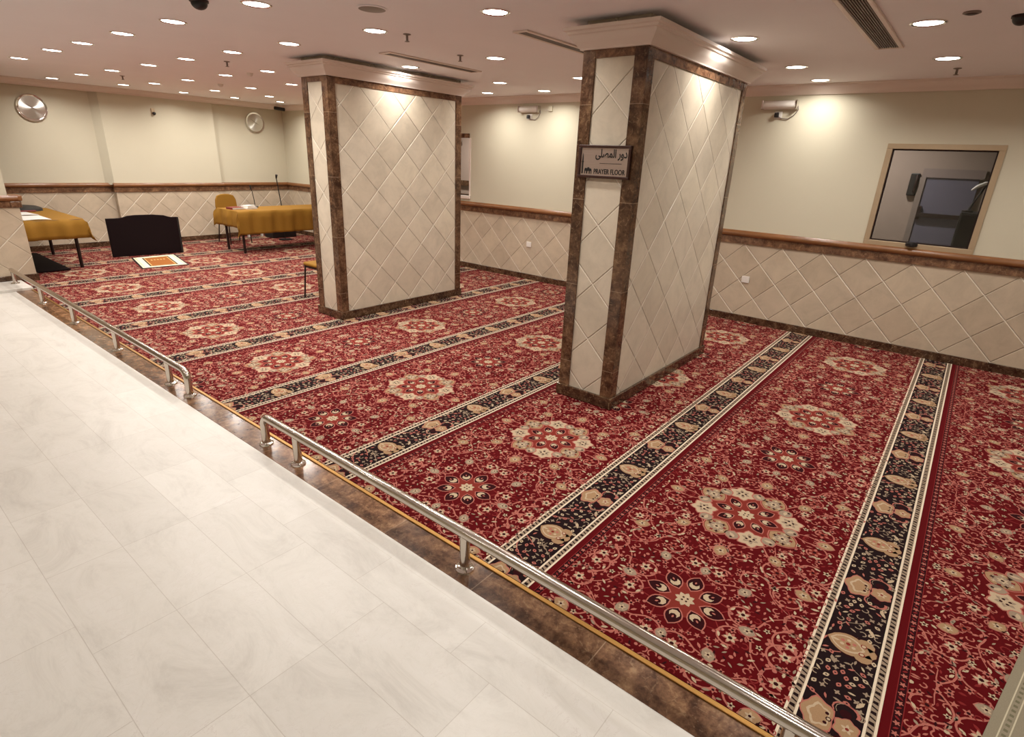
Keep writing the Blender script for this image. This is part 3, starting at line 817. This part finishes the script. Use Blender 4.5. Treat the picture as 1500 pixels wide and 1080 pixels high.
# patterned prayer mat in front of the black board
c = MB()
A, B, C_, D_ = Vector((3.287, 10.70, 0)), Vector((3.948, 10.70, 0)), Vector((3.735, 9.60, 0)), Vector((3.080, 9.66, 0))
def bil(u, v): return A * (1 - u) * (1 - v) + B * u * (1 - v) + C_ * u * v + D_ * (1 - u) * v
def pq(u0, u1, v0, v1, z0, z1, mi):
    vs = [bil(u, v) + Vector((0, 0, z)) for z in (z0, z1) for v in (v0, v1) for u in (u0, u1)]
    c.add(vs, [(0, 2, 3, 1), (4, 5, 7, 6), (0, 1, 5, 4), (2, 6, 7, 3), (0, 4, 6, 2), (1, 3, 7, 5)], mi)
pq(0, 1, 0, 1, .011, .0155, 0)
pq(.035, .965, .03, .97, .0155, .0160, 1)
pq(.20, .80, .13, .90, .0160, .0164, 0)
pq(.23, .77, .155, .875, .0164, .0168, 3)
pq(.26, .74, .18, .85, .0168, .0172, 2)
for i in range(12): pq(.06, .09, .06 + i * .075, .09 + i * .075, .0160, .0164, 3); pq(.91, .94, .06 + i * .075, .09 + i * .075, .0160, .0164, 3)
for i in range(5): pq(.34 + i * .07, .38 + i * .07, .34, .42, .0172, .0176, 3)
o = c.build('prayer_mat', [M['black'], mat_pile('mat_cream', (226, 212, 186)), mat_pile('mat_brown', (150, 92, 46)), mat_pile('mat_gold', (190, 150, 96))])
tag(o, 'small brown prayer mat with cream border and black edge before the black board', 'mat')

# ------------------------------------------------------------------ guard rails
def guard_rail(label, posts, yend, ystart, zoff=0.0, bend_end=True):
    px = 1.547; zt = 0.200
    r = root('guard_rail', (px, posts[0], 0.0), label, 'railing', 'low steel rails along the walkway edge')
    R_ = 0.026
    def bend(y, sgn):
        return [(px, y + sgn * .10 * (1 - math.sin(a)), zt - .10 * (1 - math.cos(a))) for a in [PI / 2 * i / 6 for i in range(7)]]
    pts = []
    rb = .065
    # near end (smaller y) at yend, bent down into a post when in view
    def corner(y, sgn):   # from the horizontal run into the vertical post
        return [(px, y + sgn * rb * (1 - math.sin(a)), zt - rb * (1 - math.cos(a))) for a in [PI / 2 * i / 6 for i in range(7)]]
    pts = []
    if ystart[1]: pts += [(px, ystart[0], 0.01)] + corner(ystart[0], -1)[::-1]
    else: pts += [(px, ystart[0], zt)]
    if yend[1]: pts += corner(yend[0], 1) + [(px, yend[0], 0.01)]
    else: pts += [(px, yend[0], zt)]
    tt_ = MB().tube(pts, R_, 18).build('top_tube', M['steel'], r, smooth=True)
    for y in posts:
        if not (ystart[1] and abs(y - ystart[0]) < .01) and not (yend[1] and abs(y - yend[0]) < .01):
            po = MB().tube([(px, y, 0.01), (px, y, zt - .006)], 0.024, 18).build('post', M['steel'], r, smooth=True)
        else: po = tt_
        z = zoff if y > 9.05 else 0.002
        fl = MB().lathe((px, y, z), [(.027, .016), (.034, .012), (.044, .008), (.046, .0)], 24)
        fl.build('post_flange', M['chrome'], po, smooth=True)
    return r
guard_rail('low steel guard rail farther away, between the end wall stub and the gap', [9.448, 8.231, 7.087, 5.857, 4.695, 4.346], (4.346, True), (9.50, False), 0.035)
guard_rail('low steel guard rail nearer the viewer, running out at the bottom', [3.222, 2.846, 1.447, 0.05, -1.35], (-2.2, False), (3.222, True))

# ------------------------------------------------------------------ ceiling fixtures
K = (ZC - 1.8) / 0.9            # scale from the survey plane to the ceiling
S_ = 1.8 * K
def lp(a, b): return (a * S_, b * S_)
DL = root('recessed_downlight', (0, 0, ZC), '', 'ceiling light', 'recessed ceiling downlights')
d = MB(); d.lathe((0, 0, ZC), [(.082, .0), (.097, .0), (.097, -.004), (.088, -.008), (.079, -.005), (.074, .001), (.072, .0005)], 28, closed=True)
DL.location = (0, 0, 0)
ring = d.build('trim_ring', M['chrome'], DL, smooth=True)
df = MB().lathe((0, 0, ZC), [(.078, -.0005), (.078, -.0030)], 28).build('diffuser', M['glow'], DL)
LD = bpy.data.lights.new('downlight_lamp', 'AREA'); LD.shape = 'DISK'; LD.size = 0.145; LD.energy = 5.9; LD.color = (1.0, 0.955, 0.89)
LD.spread = math.radians(150)
LW = LD.copy(); LW.energy = 3.3; LW2 = LD.copy(); LW2.energy = 1.2; LN = LD.copy(); LN.energy = 3.9
def lamp_at(x, y, z=ZC - 0.0045):
    o = bpy.data.objects.new('downlight_lamp', (LW if y < 3 else LW2) if x < 1 else (LN if min(abs(x - XW), *[max(a - x, x - b, c - y, y - d, 0) for a, b, c, d in ((3.59, 5.5, 1.85, 2.33), (3.6, 5.51, 5.31, 5.755))]) < .36 else LD)); COL.objects.link(o); o.location = (x, y, z); return o
ordn = ['first', 'second', 'third', 'fourth', 'fifth']
rows = [('the row nearest the end wall', [(1.69, 6.58), (2.19, 6.44), (2.77, 6.58), (3.27, 6.53), (3.73, 6.42)]),
        ('the second row from the end wall', [(1.72, 5.91), (2.27, 5.95), (2.80, 5.96), (3.32, 5.91)]),
        ('the third row from the end wall', [(1.19, 5.25), (1.74, 5.29), (2.28, 5.30), (2.81, 5.30)]),
        ('the fourth row from the end wall', [(1.20, 4.55), (1.75, 4.63), (2.26, 4.61), (2.80, 4.62)]),
        ('the fifth row from the end wall', [(1.21, 4.04), (1.75, 4.05), (2.28, 4.05)]),
        ('the sixth row from the end wall', [(1.22, 3.48), (1.76, 3.48), (3.79, 3.36)]),
        ('the row just before the farther column', [(1.23, 2.92), (1.77, 2.91), (2.56, 2.90), (3.33, 2.84), (3.82, 2.81)]),
        ('the row between the two columns', [(1.26, 2.27), (1.78, 2.24), (2.54, 2.20), (3.33, 2.17)]),
        (None, [(1.78, 1.55), (2.61, .92), (3.39, .91), (3.90, .90), (2.62, .30), (3.39, .28)])]
single = ['bright recessed downlight left of the nearer capital, at the top edge of the view',
          'recessed downlight just right of the nearer capital, first of three toward the window wall',
          'recessed downlight middle of the three between the nearer capital and the window wall',
          'recessed downlight over the wall emergency lamp, closest to the cornice',
          'large bright recessed downlight in the upper right, right of the long air vent',
          'recessed downlight above the window, beside a small sprinkler']
first = True
for (rn, L) in rows:
    for i, (a, b) in enumerate(L):
        x, y = lp(a, b)
        lab = single[i] if rn is None else 'recessed round downlight, %s from the left in %s' % (ordn[i], rn)
        if first: DL.location = (x, y, 0); DL['label'] = lab; first = False
        else: copy_thing(DL, (x, y, 0), lab)
        lamp_at(x, y)
# the same fixtures carry on over the walkway and behind the viewer, outside the photograph
for (x, y) in [(.4, .2), (.4, 2.7), (.4, 5.2), (.4, 7.7), (2.2, -1.0), (4.5, -1.0), (6.2, -1.0), (.4, -1.5), (2.2, .4), (2.1, 2.0), (-.9, 3.8)]:
    copy_thing(DL, (x, y, 0), 'recessed round downlight over the walkway, above and behind the viewer'); lamp_at(x, y)
lamp_at(7.9, 1.2, ZC - .01).data = (lambda l: (setattr(l, 'energy', 18.0), l)[1])(LD.copy())
lamp_at(7.9, 7.6, ZC - .01).data = (lambda l: (setattr(l, 'energy', 26.0), l)[1])(LD.copy())  # unseen lamp without a fixture, added to brighten the corridor behind the opening

def vent(x0, x1, y0, y1, label):
    r = root('air_vent', ((x0 + x1) / 2, (y0 + y1) / 2, ZC), label, 'vent', 'linear ceiling air vents')
    a = MB(); fw = .028; z0 = ZC - .012; z1 = ZC + .0
    a.box(x0, x1, y0, y0 + fw, z0, z1).box(x0, x1, y1 - fw, y1, z0, z1).box(x0, x0 + fw, y0 + fw, y1 - fw, z0, z1).box(x1 - fw, x1, y0 + fw, y1 - fw, z0, z1)
    a.build('frame', M['plaster'], r, bevel=.003)
    MB().box(x0 + fw, x1 - fw, y0 + fw, y1 - fw, ZC - .003, ZC).build('backing', M['slat'], r)
    s = MB(); n = 9
    for i in range(n):
        y = y0 + fw + (y1 - y0 - 2 * fw) * (i + .5) / n
        s.box(x0 + fw, x1 - fw, y - .002, y + .002, ZC - .010, ZC - .003)
    s.build('slats', M['grey'], r)
vent(3.66, 5.295, .715, .895, 'long recessed air vent at the upper right, right of the nearer column')
vent(3.60, 5.25, 2.83, 2.965, 'long narrow air vent leading behind the nearer capital')
vent(3.75, 5.00, 4.52, 4.68, 'long air vent just above the farther capital')

def sprinkler(x, y, label):
    r = root('sprinkler_head', (x, y, ZC), label, 'sprinkler', 'ceiling sprinkler heads')
    MB().lathe((x, y, ZC), [(.030, 0), (.030, -.004), (.016, -.008)], 16).build('escutcheon', M['grey'], r)
    MB().tube([(x, y, ZC - .006), (x, y, ZC - .045)], .009, 10).build('body', M['grey'], r)
    MB().lathe((x, y, ZC - .052), [(.004, .008), (.020, .002), (.020, 0)], 12).build('deflector', M['grey'], r)
sprinkler(3.31, 3.78, 'small sprinkler head hanging before the farther capital')
sprinkler(3.36, 6.79, 'small sprinkler head among the left downlights, nearest the farther column')
sprinkler(3.34, 9.80, 'small sprinkler head among the left downlights, nearest the end wall')
sprinkler(6.47, .446, 'small sprinkler head above the window')
sprinkler(4.18, 4.05, 'small sprinkler head beside a downlight between the two capitals')
def dome(x, y, r_, label, mat, name, cat, parts=True):
    t = root(name, (x, y, ZC), label, cat)
    MB().lathe((x, y, ZC), [(r_ * 1.15, 0), (r_ * 1.15, -.012), (r_ * 1.0, -.016)], 24).build('base_ring', M['darkmetal'] if mat == 'black' else M['white'], t)
    MB().lathe((x, y, ZC - .016), [(r_ * math.cos(a), -r_ * .8 * math.sin(a)) for a in [PI / 2 * i / 6 for i in range(6)]] + [(.002, -r_ * .8)], 24).build('dome', M[mat], t, smooth=True)
dome(1.955, 4.22, .050, 'black dome camera cut by the top edge, upper left', 'black', 'dome_camera', 'camera')
dome(4.60, .085, .045, 'black dome camera at the upper right corner', 'black', 'dome_camera', 'camera')
dome(4.44, 9.25, .035, 'small round detector on the ceiling near the end wall', 'white', 'smoke_detector', 'detector')
dome(3.98, 7.49, .032, 'small pale detector on the ceiling left of the farther capital', 'white', 'smoke_detector', 'detector')
t = root('ceiling_speaker', (2.653, 3.361, ZC), 'flat round speaker grille at the top edge, between downlights', 'speaker')
MB().lathe((2.653, 3.361, ZC), [(.095, 0), (.098, -.004), (.088, -.008)], 32).build('rim', M['ceil'], t, smooth=True)
MB().lathe((2.653, 3.361, ZC - .008), [(.086, 0), (.060, -.003), (.01, -.004)], 32).build('grille', M['grey'], t, smooth=True)
t = root('access_hatch', (4.40, .31, ZC), 'small dark flat fitting on the ceiling left of the corner dome camera', 'fitting')
MB().lathe((4.40, .31, ZC), [(.042, 0), (.044, -.006), (.034, -.010)], 20).build('rim', M['grey'], t)
MB().lathe((4.40, .31, ZC - .010), [(.032, 0), (.02, -.004)], 20).build('cap', M['darkmetal'], t)
# small camera near the far corner
t = root('bullet_camera', (6.85, 11.75, ZC - .06), 'dark bullet camera under the cornice in the far corner', 'camera')
MB().lathe((6.85, 11.9, ZC), [(.04, 0), (.04, -.015)], 16).tube([(6.85, 11.9, ZC - .01), (6.85, 11.9, ZC - .07)], .01).build('bracket', M['white'], t)
MB().tube([(6.80, 11.94, ZC - .075), (6.86, 11.83, ZC - .09), (6.90, 11.75, ZC - .10)], .035, 14).build('camera_body', M['black'], t, smooth=True)

# ------------------------------------------------------------------ wall fixtures
def clock(x, z, label):
    y = YB
    t = root('wall_clock', (x, y, z), label, 'clock', 'round metal wall clocks')
    R_ = .205
    o = MB().lathe((x, y, z), [(R_ - .03, -.028), (R_ - .006, -.034), (R_, -.022), (R_, 0)], 40, axis='Y').build('rim', M['chrome'], t, smooth=True)
    fc = MB().lathe((0, 0, 0), [(R_ - .035, -.030), (R_ - .035, -.024)], 40, axis='Y').build('dial', M['clock'], t)
    marks = MB()
    for i in range(12):
        a = PI / 6 * i; ca, sa = math.cos(a), math.sin(a); r0, r1 = R_ - .06, R_ - .042; w_ = .003
        marks.add([(x + r0 * ca - w_ * sa, y - .031, z + r0 * sa + w_ * ca), (x + r1 * ca - w_ * sa, y - .031, z + r1 * sa + w_ * ca),
                   (x + r1 * ca + w_ * sa, y - .031, z + r1 * sa - w_ * ca), (x + r0 * ca + w_ * sa, y - .031, z + r0 * sa - w_ * ca)], [(0, 1, 2, 3)])
    marks.build('hour_marks', M['white'], fc, fix=False)
    for (a, l, nm) in ((2.5, .14, 'minute_hand'), (-.45, .10, 'hour_hand')):
        ca, sa = math.cos(a), math.sin(a); w_ = .004
        MB().add([(x - w_ * sa, y - .034, z + w_ * ca), (x + l * ca, y - .034, z + l * sa), (x + w_ * sa, y - .034, z - w_ * ca), (x - l * .2 * ca, y - .034, z - l * .2 * sa)], [(0, 1, 2, 3)]).build(nm, M['black'], t, fix=False)
    return t
def fix_dial(t):
    for c in t.children:
        if c.name.startswith('dial'):
            c.data.transform(Matrix.Translation(t.location)); 
for (x, z, lab) in ((2.785, 2.262, 'round silver wall clock on the left part of the end wall'), (6.49, 2.295, 'round silver wall clock at the right end of the end wall')):
    t = clock(x, z, lab); fix_dial(t)
t = root('wall_sensor', (4.52, YB - PD, 2.30), 'small brown wall bracket with a black knob between the two clocks', 'sensor')
MB().box(4.50, 4.56, YB - PD - .02, YB - PD, 2.30, 2.40).build('plate', M['alu'], t, bevel=.004)
MB().lathe((4.535, YB - PD - .02, 2.315), [(.026, 0), (.026, -.03), (.012, -.04)], 14, axis='Y').build('knob', M['black'], t, smooth=True)

def emergency(yc, z0, label):
    t = root('emergency_light', (XW, yc, z0), label, 'emergency light', 'emergency lights high on the window wall')
    hw, hh, dp = .185, .042, .075
    x = XW
    # rounded trough body
    pr = [(x, z0 - hh), (x - dp * .55, z0 - hh), (x - dp * .9, z0 - hh * .55), (x - dp, z0 - hh * .1), (x - dp * .9, z0 + hh * .55), (x - dp * .55, z0 + hh), (x, z0 + hh)]
    MB().prism(pr, 'Y', yc - hw + .02, yc + hw - .02).build('diffuser_cover', M['white'], t, smooth=True)
    MB().box(x - dp - .004, x, yc - hw, yc - hw + .022, z0 - hh - .004, z0 + hh + .004).box(x - dp - .004, x, yc + hw - .022, yc + hw, z0 - hh - .004, z0 + hh + .004).build('end_cap', M['chrome'], t, bevel=.006)
    MB().tube([(x - .02, yc - hw, z0 - .01), (x - .02, yc - hw - .01, z0 - .05), (x - .012, yc - hw + .03, z0 - .105), (x - .012, yc - .10, z0 - .14), (x - .014, yc - .02, z0 - .13), (x - .02, yc + .02, z0 - .095)], .0045, 8).build('cable', M['grey'], t, smooth=True)
    MB().box(x - .008, x, yc - .035, yc + .045, z0 - .14, z0 - .06).build('socket_plate', M['white'], t, bevel=.004)
    MB().box(x - .045, x - .008, yc - .005, yc + .04, z0 - .125, z0 - .075).build('plug', M['black'], t, bevel=.008)
emergency(1.995, 2.478, 'white emergency light with black plug, right of the nearer column')
emergency(5.470, 2.492, 'white emergency light with black plug, seen between the two columns')
t = root('junction_box', (XW, 5.10, 2.51), 'small cream box on the wall right of the emergency light between the columns', 'box')
MB().box(XW - .03, XW, 5.07, 5.13, 2.46, 2.53).build('lid', M['wall'], t, bevel=.006)
MB().tube([(XW - .012, 5.13, 2.48), (XW - .012, 5.2, 2.48)], .004, 6).build('cable', M['white'], t)
def socket(yc, z, label):
    t = root('wall_socket', (XW - .004, yc, z), label, 'socket', 'white sockets on the wainscot')
    x = XW - .004
    MB().box(x - .012, x, yc - .046, yc + .046, z - .040, z + .040).build('plate', M['white'], t, bevel=.005); pl = t.children[0]
    MB().box(x - .0135, x - .012, yc - .030, yc - .004, z - .012, z + .020).build('rocker', M['white'], pl, bevel=.0005)
    MB().lathe((x - .012, yc + .020, z), [(.014, 0), (.013, -.001)], 14, axis='X').build('pin_recess', M['white'], pl)
socket(2.018, .535, 'white wall socket on the tiled wainscot, right of the nearer column')
socket(5.372, .556, 'white wall socket on the tiled wainscot, seen between the columns')

# ------------------------------------------------------------------ furniture at the far end
def table(label, x0, y0, lx, ly, rz, drop, seed, legs, overlay):
    H_ = .745
    t = root('cloth_table', (x0, y0, 0), label, 'table', 'tables with mustard cloths', world=False, rz=rz)
    MB().box(0, lx, 0, ly, H_ - .03, H_).build('tabletop', M['darkmetal'], t, bevel=.004)
    for (a, b) in legs:
        MB().tube([(a, b, .010), (a, b, H_ - .03)], .023, 10).build('leg', M['darkmetal'], t, smooth=True)
    R = random.Random(seed)
    n, m = 60, 40; ox = drop; vs = []; fs = []
    ph = [R.random() * 6 for _ in range(4)]
    for j in range(m + 1):
        for i in range(n + 1):
            u = -overlay[0] + (lx + overlay[0] + overlay[1]) * i / n; v = -overlay[2] + (ly + overlay[2] + overlay[3]) * j / m
            du = max(0 - u, u - lx, 0); dv = max(0 - v, v - ly, 0)
            cu = min(max(u, 0), lx); cv = min(max(v, 0), ly)
            su = -1 if u < 0 else 1; sv = -1 if v < 0 else 1
            dd = du + dv; fold = .016 * math.sin(u * 14 + ph[0]) + .010 * math.sin(u * 31 + ph[1]) if dv > 0 else 0
            fold2 = .014 * math.sin(v * 15 + ph[2]) + .008 * math.sin(v * 33 + ph[3]) if du > 0 else 0
            k = min(dd / .12, 1.0)
            px = cu + su * ((.012 + (.03 + fold2) * k) if du > 0 else 0) ; py = cv + sv * ((.012 + (.03 + fold) * k) if dv > 0 else 0)
            if du > 0 and dv > 0:
                e = .10 * min(du, dv) / .3; px += su * e * .6; py += sv * e * .6
            z = H_ + .004 - max(max(du, dv) + .22 * min(du, dv) - .012, 0) * .985
            vs.append((px, py, z))
    for j in range(m):
        for i in range(n):
            a = j * (n + 1) + i; fs.append((a, a + 1, a + n + 2, a + n + 1))
    o = MB().add(vs, fs).build('tablecloth', M['cloth'], t, smooth=True, fix=True)
    s = o.modifiers.new('Solidify', 'SOLIDIFY'); s.thickness = .003
    tt = None
    return t
table('long table with mustard cloth and two microphones near the end wall', 4.855, 10.06, 1.95, .74, .012, .40, 3, [(.06, .05), (.06, .64), (1.88, .05), (1.88, .64)], (.30, .30, .42, .25))
table('table with mustard cloth and papers, partly behind the wall stub at the left', 1.86, 9.97, .68, 1.85, 0, .25, 8, [(.64, .33), (.64, 1.78), (.05, .33), (.05, 1.78)], (.2, .25, .28, .2))

def chair(label, loc, rz):
    t = root('padded_chair', loc, label, 'chair', 'orange padded chairs', world=False, rz=rz)
    # faces +y, origin on the floor at its centre
    MB().box(-.21, .21, -.20, .22, .43, .475).build('seat', M['cushion'], t, bevel=.02, seg=3)
    bk = MB(); vs = []; fs = []
    prof = [(-.20, .62), (-.21, .70), (-.20, .82), (-.16, .90), (-.08, .925), (0, .93), (.08, .925), (.16, .90), (.20, .82), (.21, .70), (.20, .62), (.10, .60), (-.10, .60)]
    bk.prism([(a, b) for a, b in prof], 'Y', -.235, -.195)
    bk.build('backrest', M['cushion'], t, bevel=.012, seg=3)
    MB().box(-.20, .20, -.19, .21, .405, .43).build('seat_frame', M['darkmetal'], t, bevel=.004)
    for (x, y, bx, by) in ((-.19, .20, -.21, .23), (.19, .20, .21, .23)):
        MB().tube([(bx, by, .012), (x, y, .42)], .011, 8).build('leg', M['darkmetal'], t, smooth=True)
    for x in (-.19, .19):
        MB().tube([(x * 1.1, -.27, .012), (x, -.19, .42), (x, -.21, .65), (x * .95, -.235, .80)], .011, 8).build('leg', M['darkmetal'], t, smooth=True)
    return t
c1 = chair('orange padded chair behind the long cloth covered table', (5.39, 11.42, 0), PI)
copy_thing(c1, (4.10, 6.30, 0), 'orange padded chair half hidden behind the farther column', rz=PI / 2)
# things on the long table
def mic_desk(x, y, label):
    t = root('desk_microphone', (x, y, .75), label, 'microphone')
    MB().box(x - .09, x + .04, y - .05, y + .05, .751, .775).build('base', M['black'], t, bevel=.008)
    MB().tube([(x, y, .77), (x - .01, y, .90), (x - .03, y, 1.04), (x - .045, y, 1.10)], .007, 8).build('gooseneck', M['black'], t, smooth=True)
    MB().tube([(x - .045, y, 1.09), (x - .060, y, 1.15)], .013, 10).build('capsule', M['black'], t, smooth=True)
mic_desk(5.46, 10.62, 'black gooseneck microphone on the long table, beside the orange chair')
t = root('microphone_stand', (6.36, 11.25, 0), 'tall black microphone stand behind the long table, farther right', 'microphone')
MB().lathe((6.36, 11.25, .011), [(.13, 0), (.13, .015), (.02, .025)], 24).build('base', M['black'], t)
MB().tube([(6.36, 11.25, .03), (6.34, 11.25, .75), (6.29, 11.25, 1.25)], .010, 8).build('pole', M['black'], t, smooth=True)
MB().tube([(6.29, 11.25, 1.24), (6.285, 11.22, 1.31)], .022, 10, radii=[.014, .024]).build('microphone_head', M['black'], t, smooth=True)
def book(x, y, z, lx, ly, h, rz, cover, label, name='book'):
    t = root(name, (x, y, z), label, 'book', world=False, rz=rz)
    MB().box(0, lx, 0, ly, 0, .003).box(0, lx, 0, ly, h - .003, h).box(0, .004, 0, ly, .003, h - .003).build('cover', M[cover], t)
    MB().box(.004, lx - .004, .004, ly - .004, .003, h - .003).build('pages', M['paper'], t)
book(4.90, 10.36, .751, .22, .20, .035, .1, 'red', 'dark red book lying left on the long table')
book(5.16, 10.33, .751, .22, .17, .030, .2, 'white', 'lower white book of the small pile on the long table')
book(5.18, 10.345, .782, .19, .15, .030, .35, 'white', 'upper white book of the small pile on the long table')
# under the long table
t = root('equipment_case', (6.45, 11.3, 0), 'black equipment case under the long table', 'case')
MB().box(6.25, 6.80, 11.55, 11.90, .012, .30).build('case_body', M['black'], t, bevel=.015)
MB().box(6.45, 6.60, 11.53, 11.55, .18, .20).build('handle', M['darkmetal'], t)
t = root('power_strip', (6.05, 11.6, 0), 'white bar lying beneath the long table', 'power strip')
t['category'] = 'power strip'
MB().box(5.90, 6.28, 11.95, 12.01, .10, .15).build('strip_body', M['white'], t, bevel=.006)
MB().box(5.93, 5.96, 11.95, 12.01, .012, .10).box(6.22, 6.25, 11.95, 12.01, .012, .10).build('foot', M['white'], t)
o = MB().box(1.85, 2.32, 10.15, 11.95, .012, .030).build('dark_floor_slab', M['maroonblack'], bevel=.004)  # thin near-black slab filling the dark area under the left table
tag(o, 'thin dark slab on the carpet under the left table', 'cloth')
# papers on the left table
c = MB()
for i, (x, y, a) in enumerate(((1.92, 10.02, .1), (2.02, 10.25, -.15), (1.90, 10.5, .3))):
    pass
def sheet(x, y, z, lx, ly, rz, label, mat='paper'):
    vs = []; fs = []; n = 6
    for j in range(n + 1):
        for i in range(n + 1):
            u, v = i / n, j / n
            vs.append((u * lx, v * ly, .003 + .008 * math.sin(u * PI) * (1 - v)))
    for j in range(n):
        for i in range(n): a = j * (n + 1) + i; fs.append((a, a + 1, a + n + 2, a + n + 1))
    o = MB().add(vs, fs).build('paper_sheet', M[mat]); o.location = (x, y, z); o.rotation_euler = (0, 0, rz)
    s = o.modifiers.new('Solidify', 'SOLIDIFY'); s.thickness = .0015
    tag(o, label, 'paper', 'papers on the left table')
sheet(1.90, 10.00, .752, .30, .62, .0, 'white printed sheet at the front edge of the left table')
sheet(1.94, 10.66, .752, .28, .50, .1, 'white printed sheet farther back on the left table')
t = root('folded_jacket', (2.25, 11.5, .75), 'dark folded cloth at the back of the left table', 'cloth')
MB().lathe((2.18, 11.45, .752), [(.26, 0), (.25, .04), (.18, .07), (.05, .085)], 20).build('folds', M['black'], t, smooth=True)
MB().box(2.05, 2.30, 11.18, 11.25, .752, .775).build('sleeve', M['red'], t, bevel=.01)

# black board standing on the carpet
t = root('black_board', (3.63, 10.9, 0), 'large black board with a raised curved top standing on the carpet between the tables', 'board', world=False, rz=-.13)
hw = .525
pr = [(-hw, .012), (hw, .012), (hw, .622), (.42, .622), (.38, .632), (.32, .655), (.15, .672), (-.10, .672), (-.22, .662), (-.28, .640), (-.33, .632), (-.40, .628), (-hw, .628)]
MB().prism(pr, 'Y', -.03, .03).build('panel', M['maroonblack'], t, bevel=.006)
MB().box(-.40, -.34, .03, .28, .012, .05).box(.34, .40, .03, .28, .012, .05).build('foot', M['black'], t, bevel=.004)
MB().tube([(-.37, .03, .45), (-.37, .26, .04)], .012, 8).tube([(.37, .03, .45), (.37, .26, .04)], .012, 8).build('strut', M['black'], t)
MB().box(.50, .527, -.032, .032, .02, .62).build('edge_trim', M['black'], t)

# ------------------------------------------------------------------ world, camera, colour
wd = bpy.data.worlds.new('World'); SC.world = wd; wd.use_nodes = True
wd.node_tree.nodes['Background'].inputs[0].default_value = rgb(255, 236, 214); wd.node_tree.nodes['Background'].inputs[1].default_value = 0.05

cam = bpy.data.cameras.new('Camera'); co = bpy.data.objects.new('Camera', cam); COL.objects.link(co)
r_ = Vector((0.62971163, -0.77575974, 0.04074413)); u_ = Vector((0.24862065, 0.25094958, 0.9355277)); f_ = Vector((0.73596945, 0.57898285, -0.35089576))
m = Matrix((r_, u_, -f_)).transposed().to_4x4(); m.translation = Vector((0, 0, 1.8)); co.matrix_world = m
cam.sensor_width = 36.0; cam.lens = 817.626 / 1500 * 36.0; cam.clip_start = 0.05; cam.clip_end = 60
SC.camera = co
SC.view_settings.view_transform = 'Standard'; SC.view_settings.look = 'None'; SC.view_settings.gamma = 1.0
SC.view_settings.use_curve_mapping = False
SC.view_settings.exposure = 0.85
for o in bpy.data.objects:
    if '_w' in o: del o['_w']
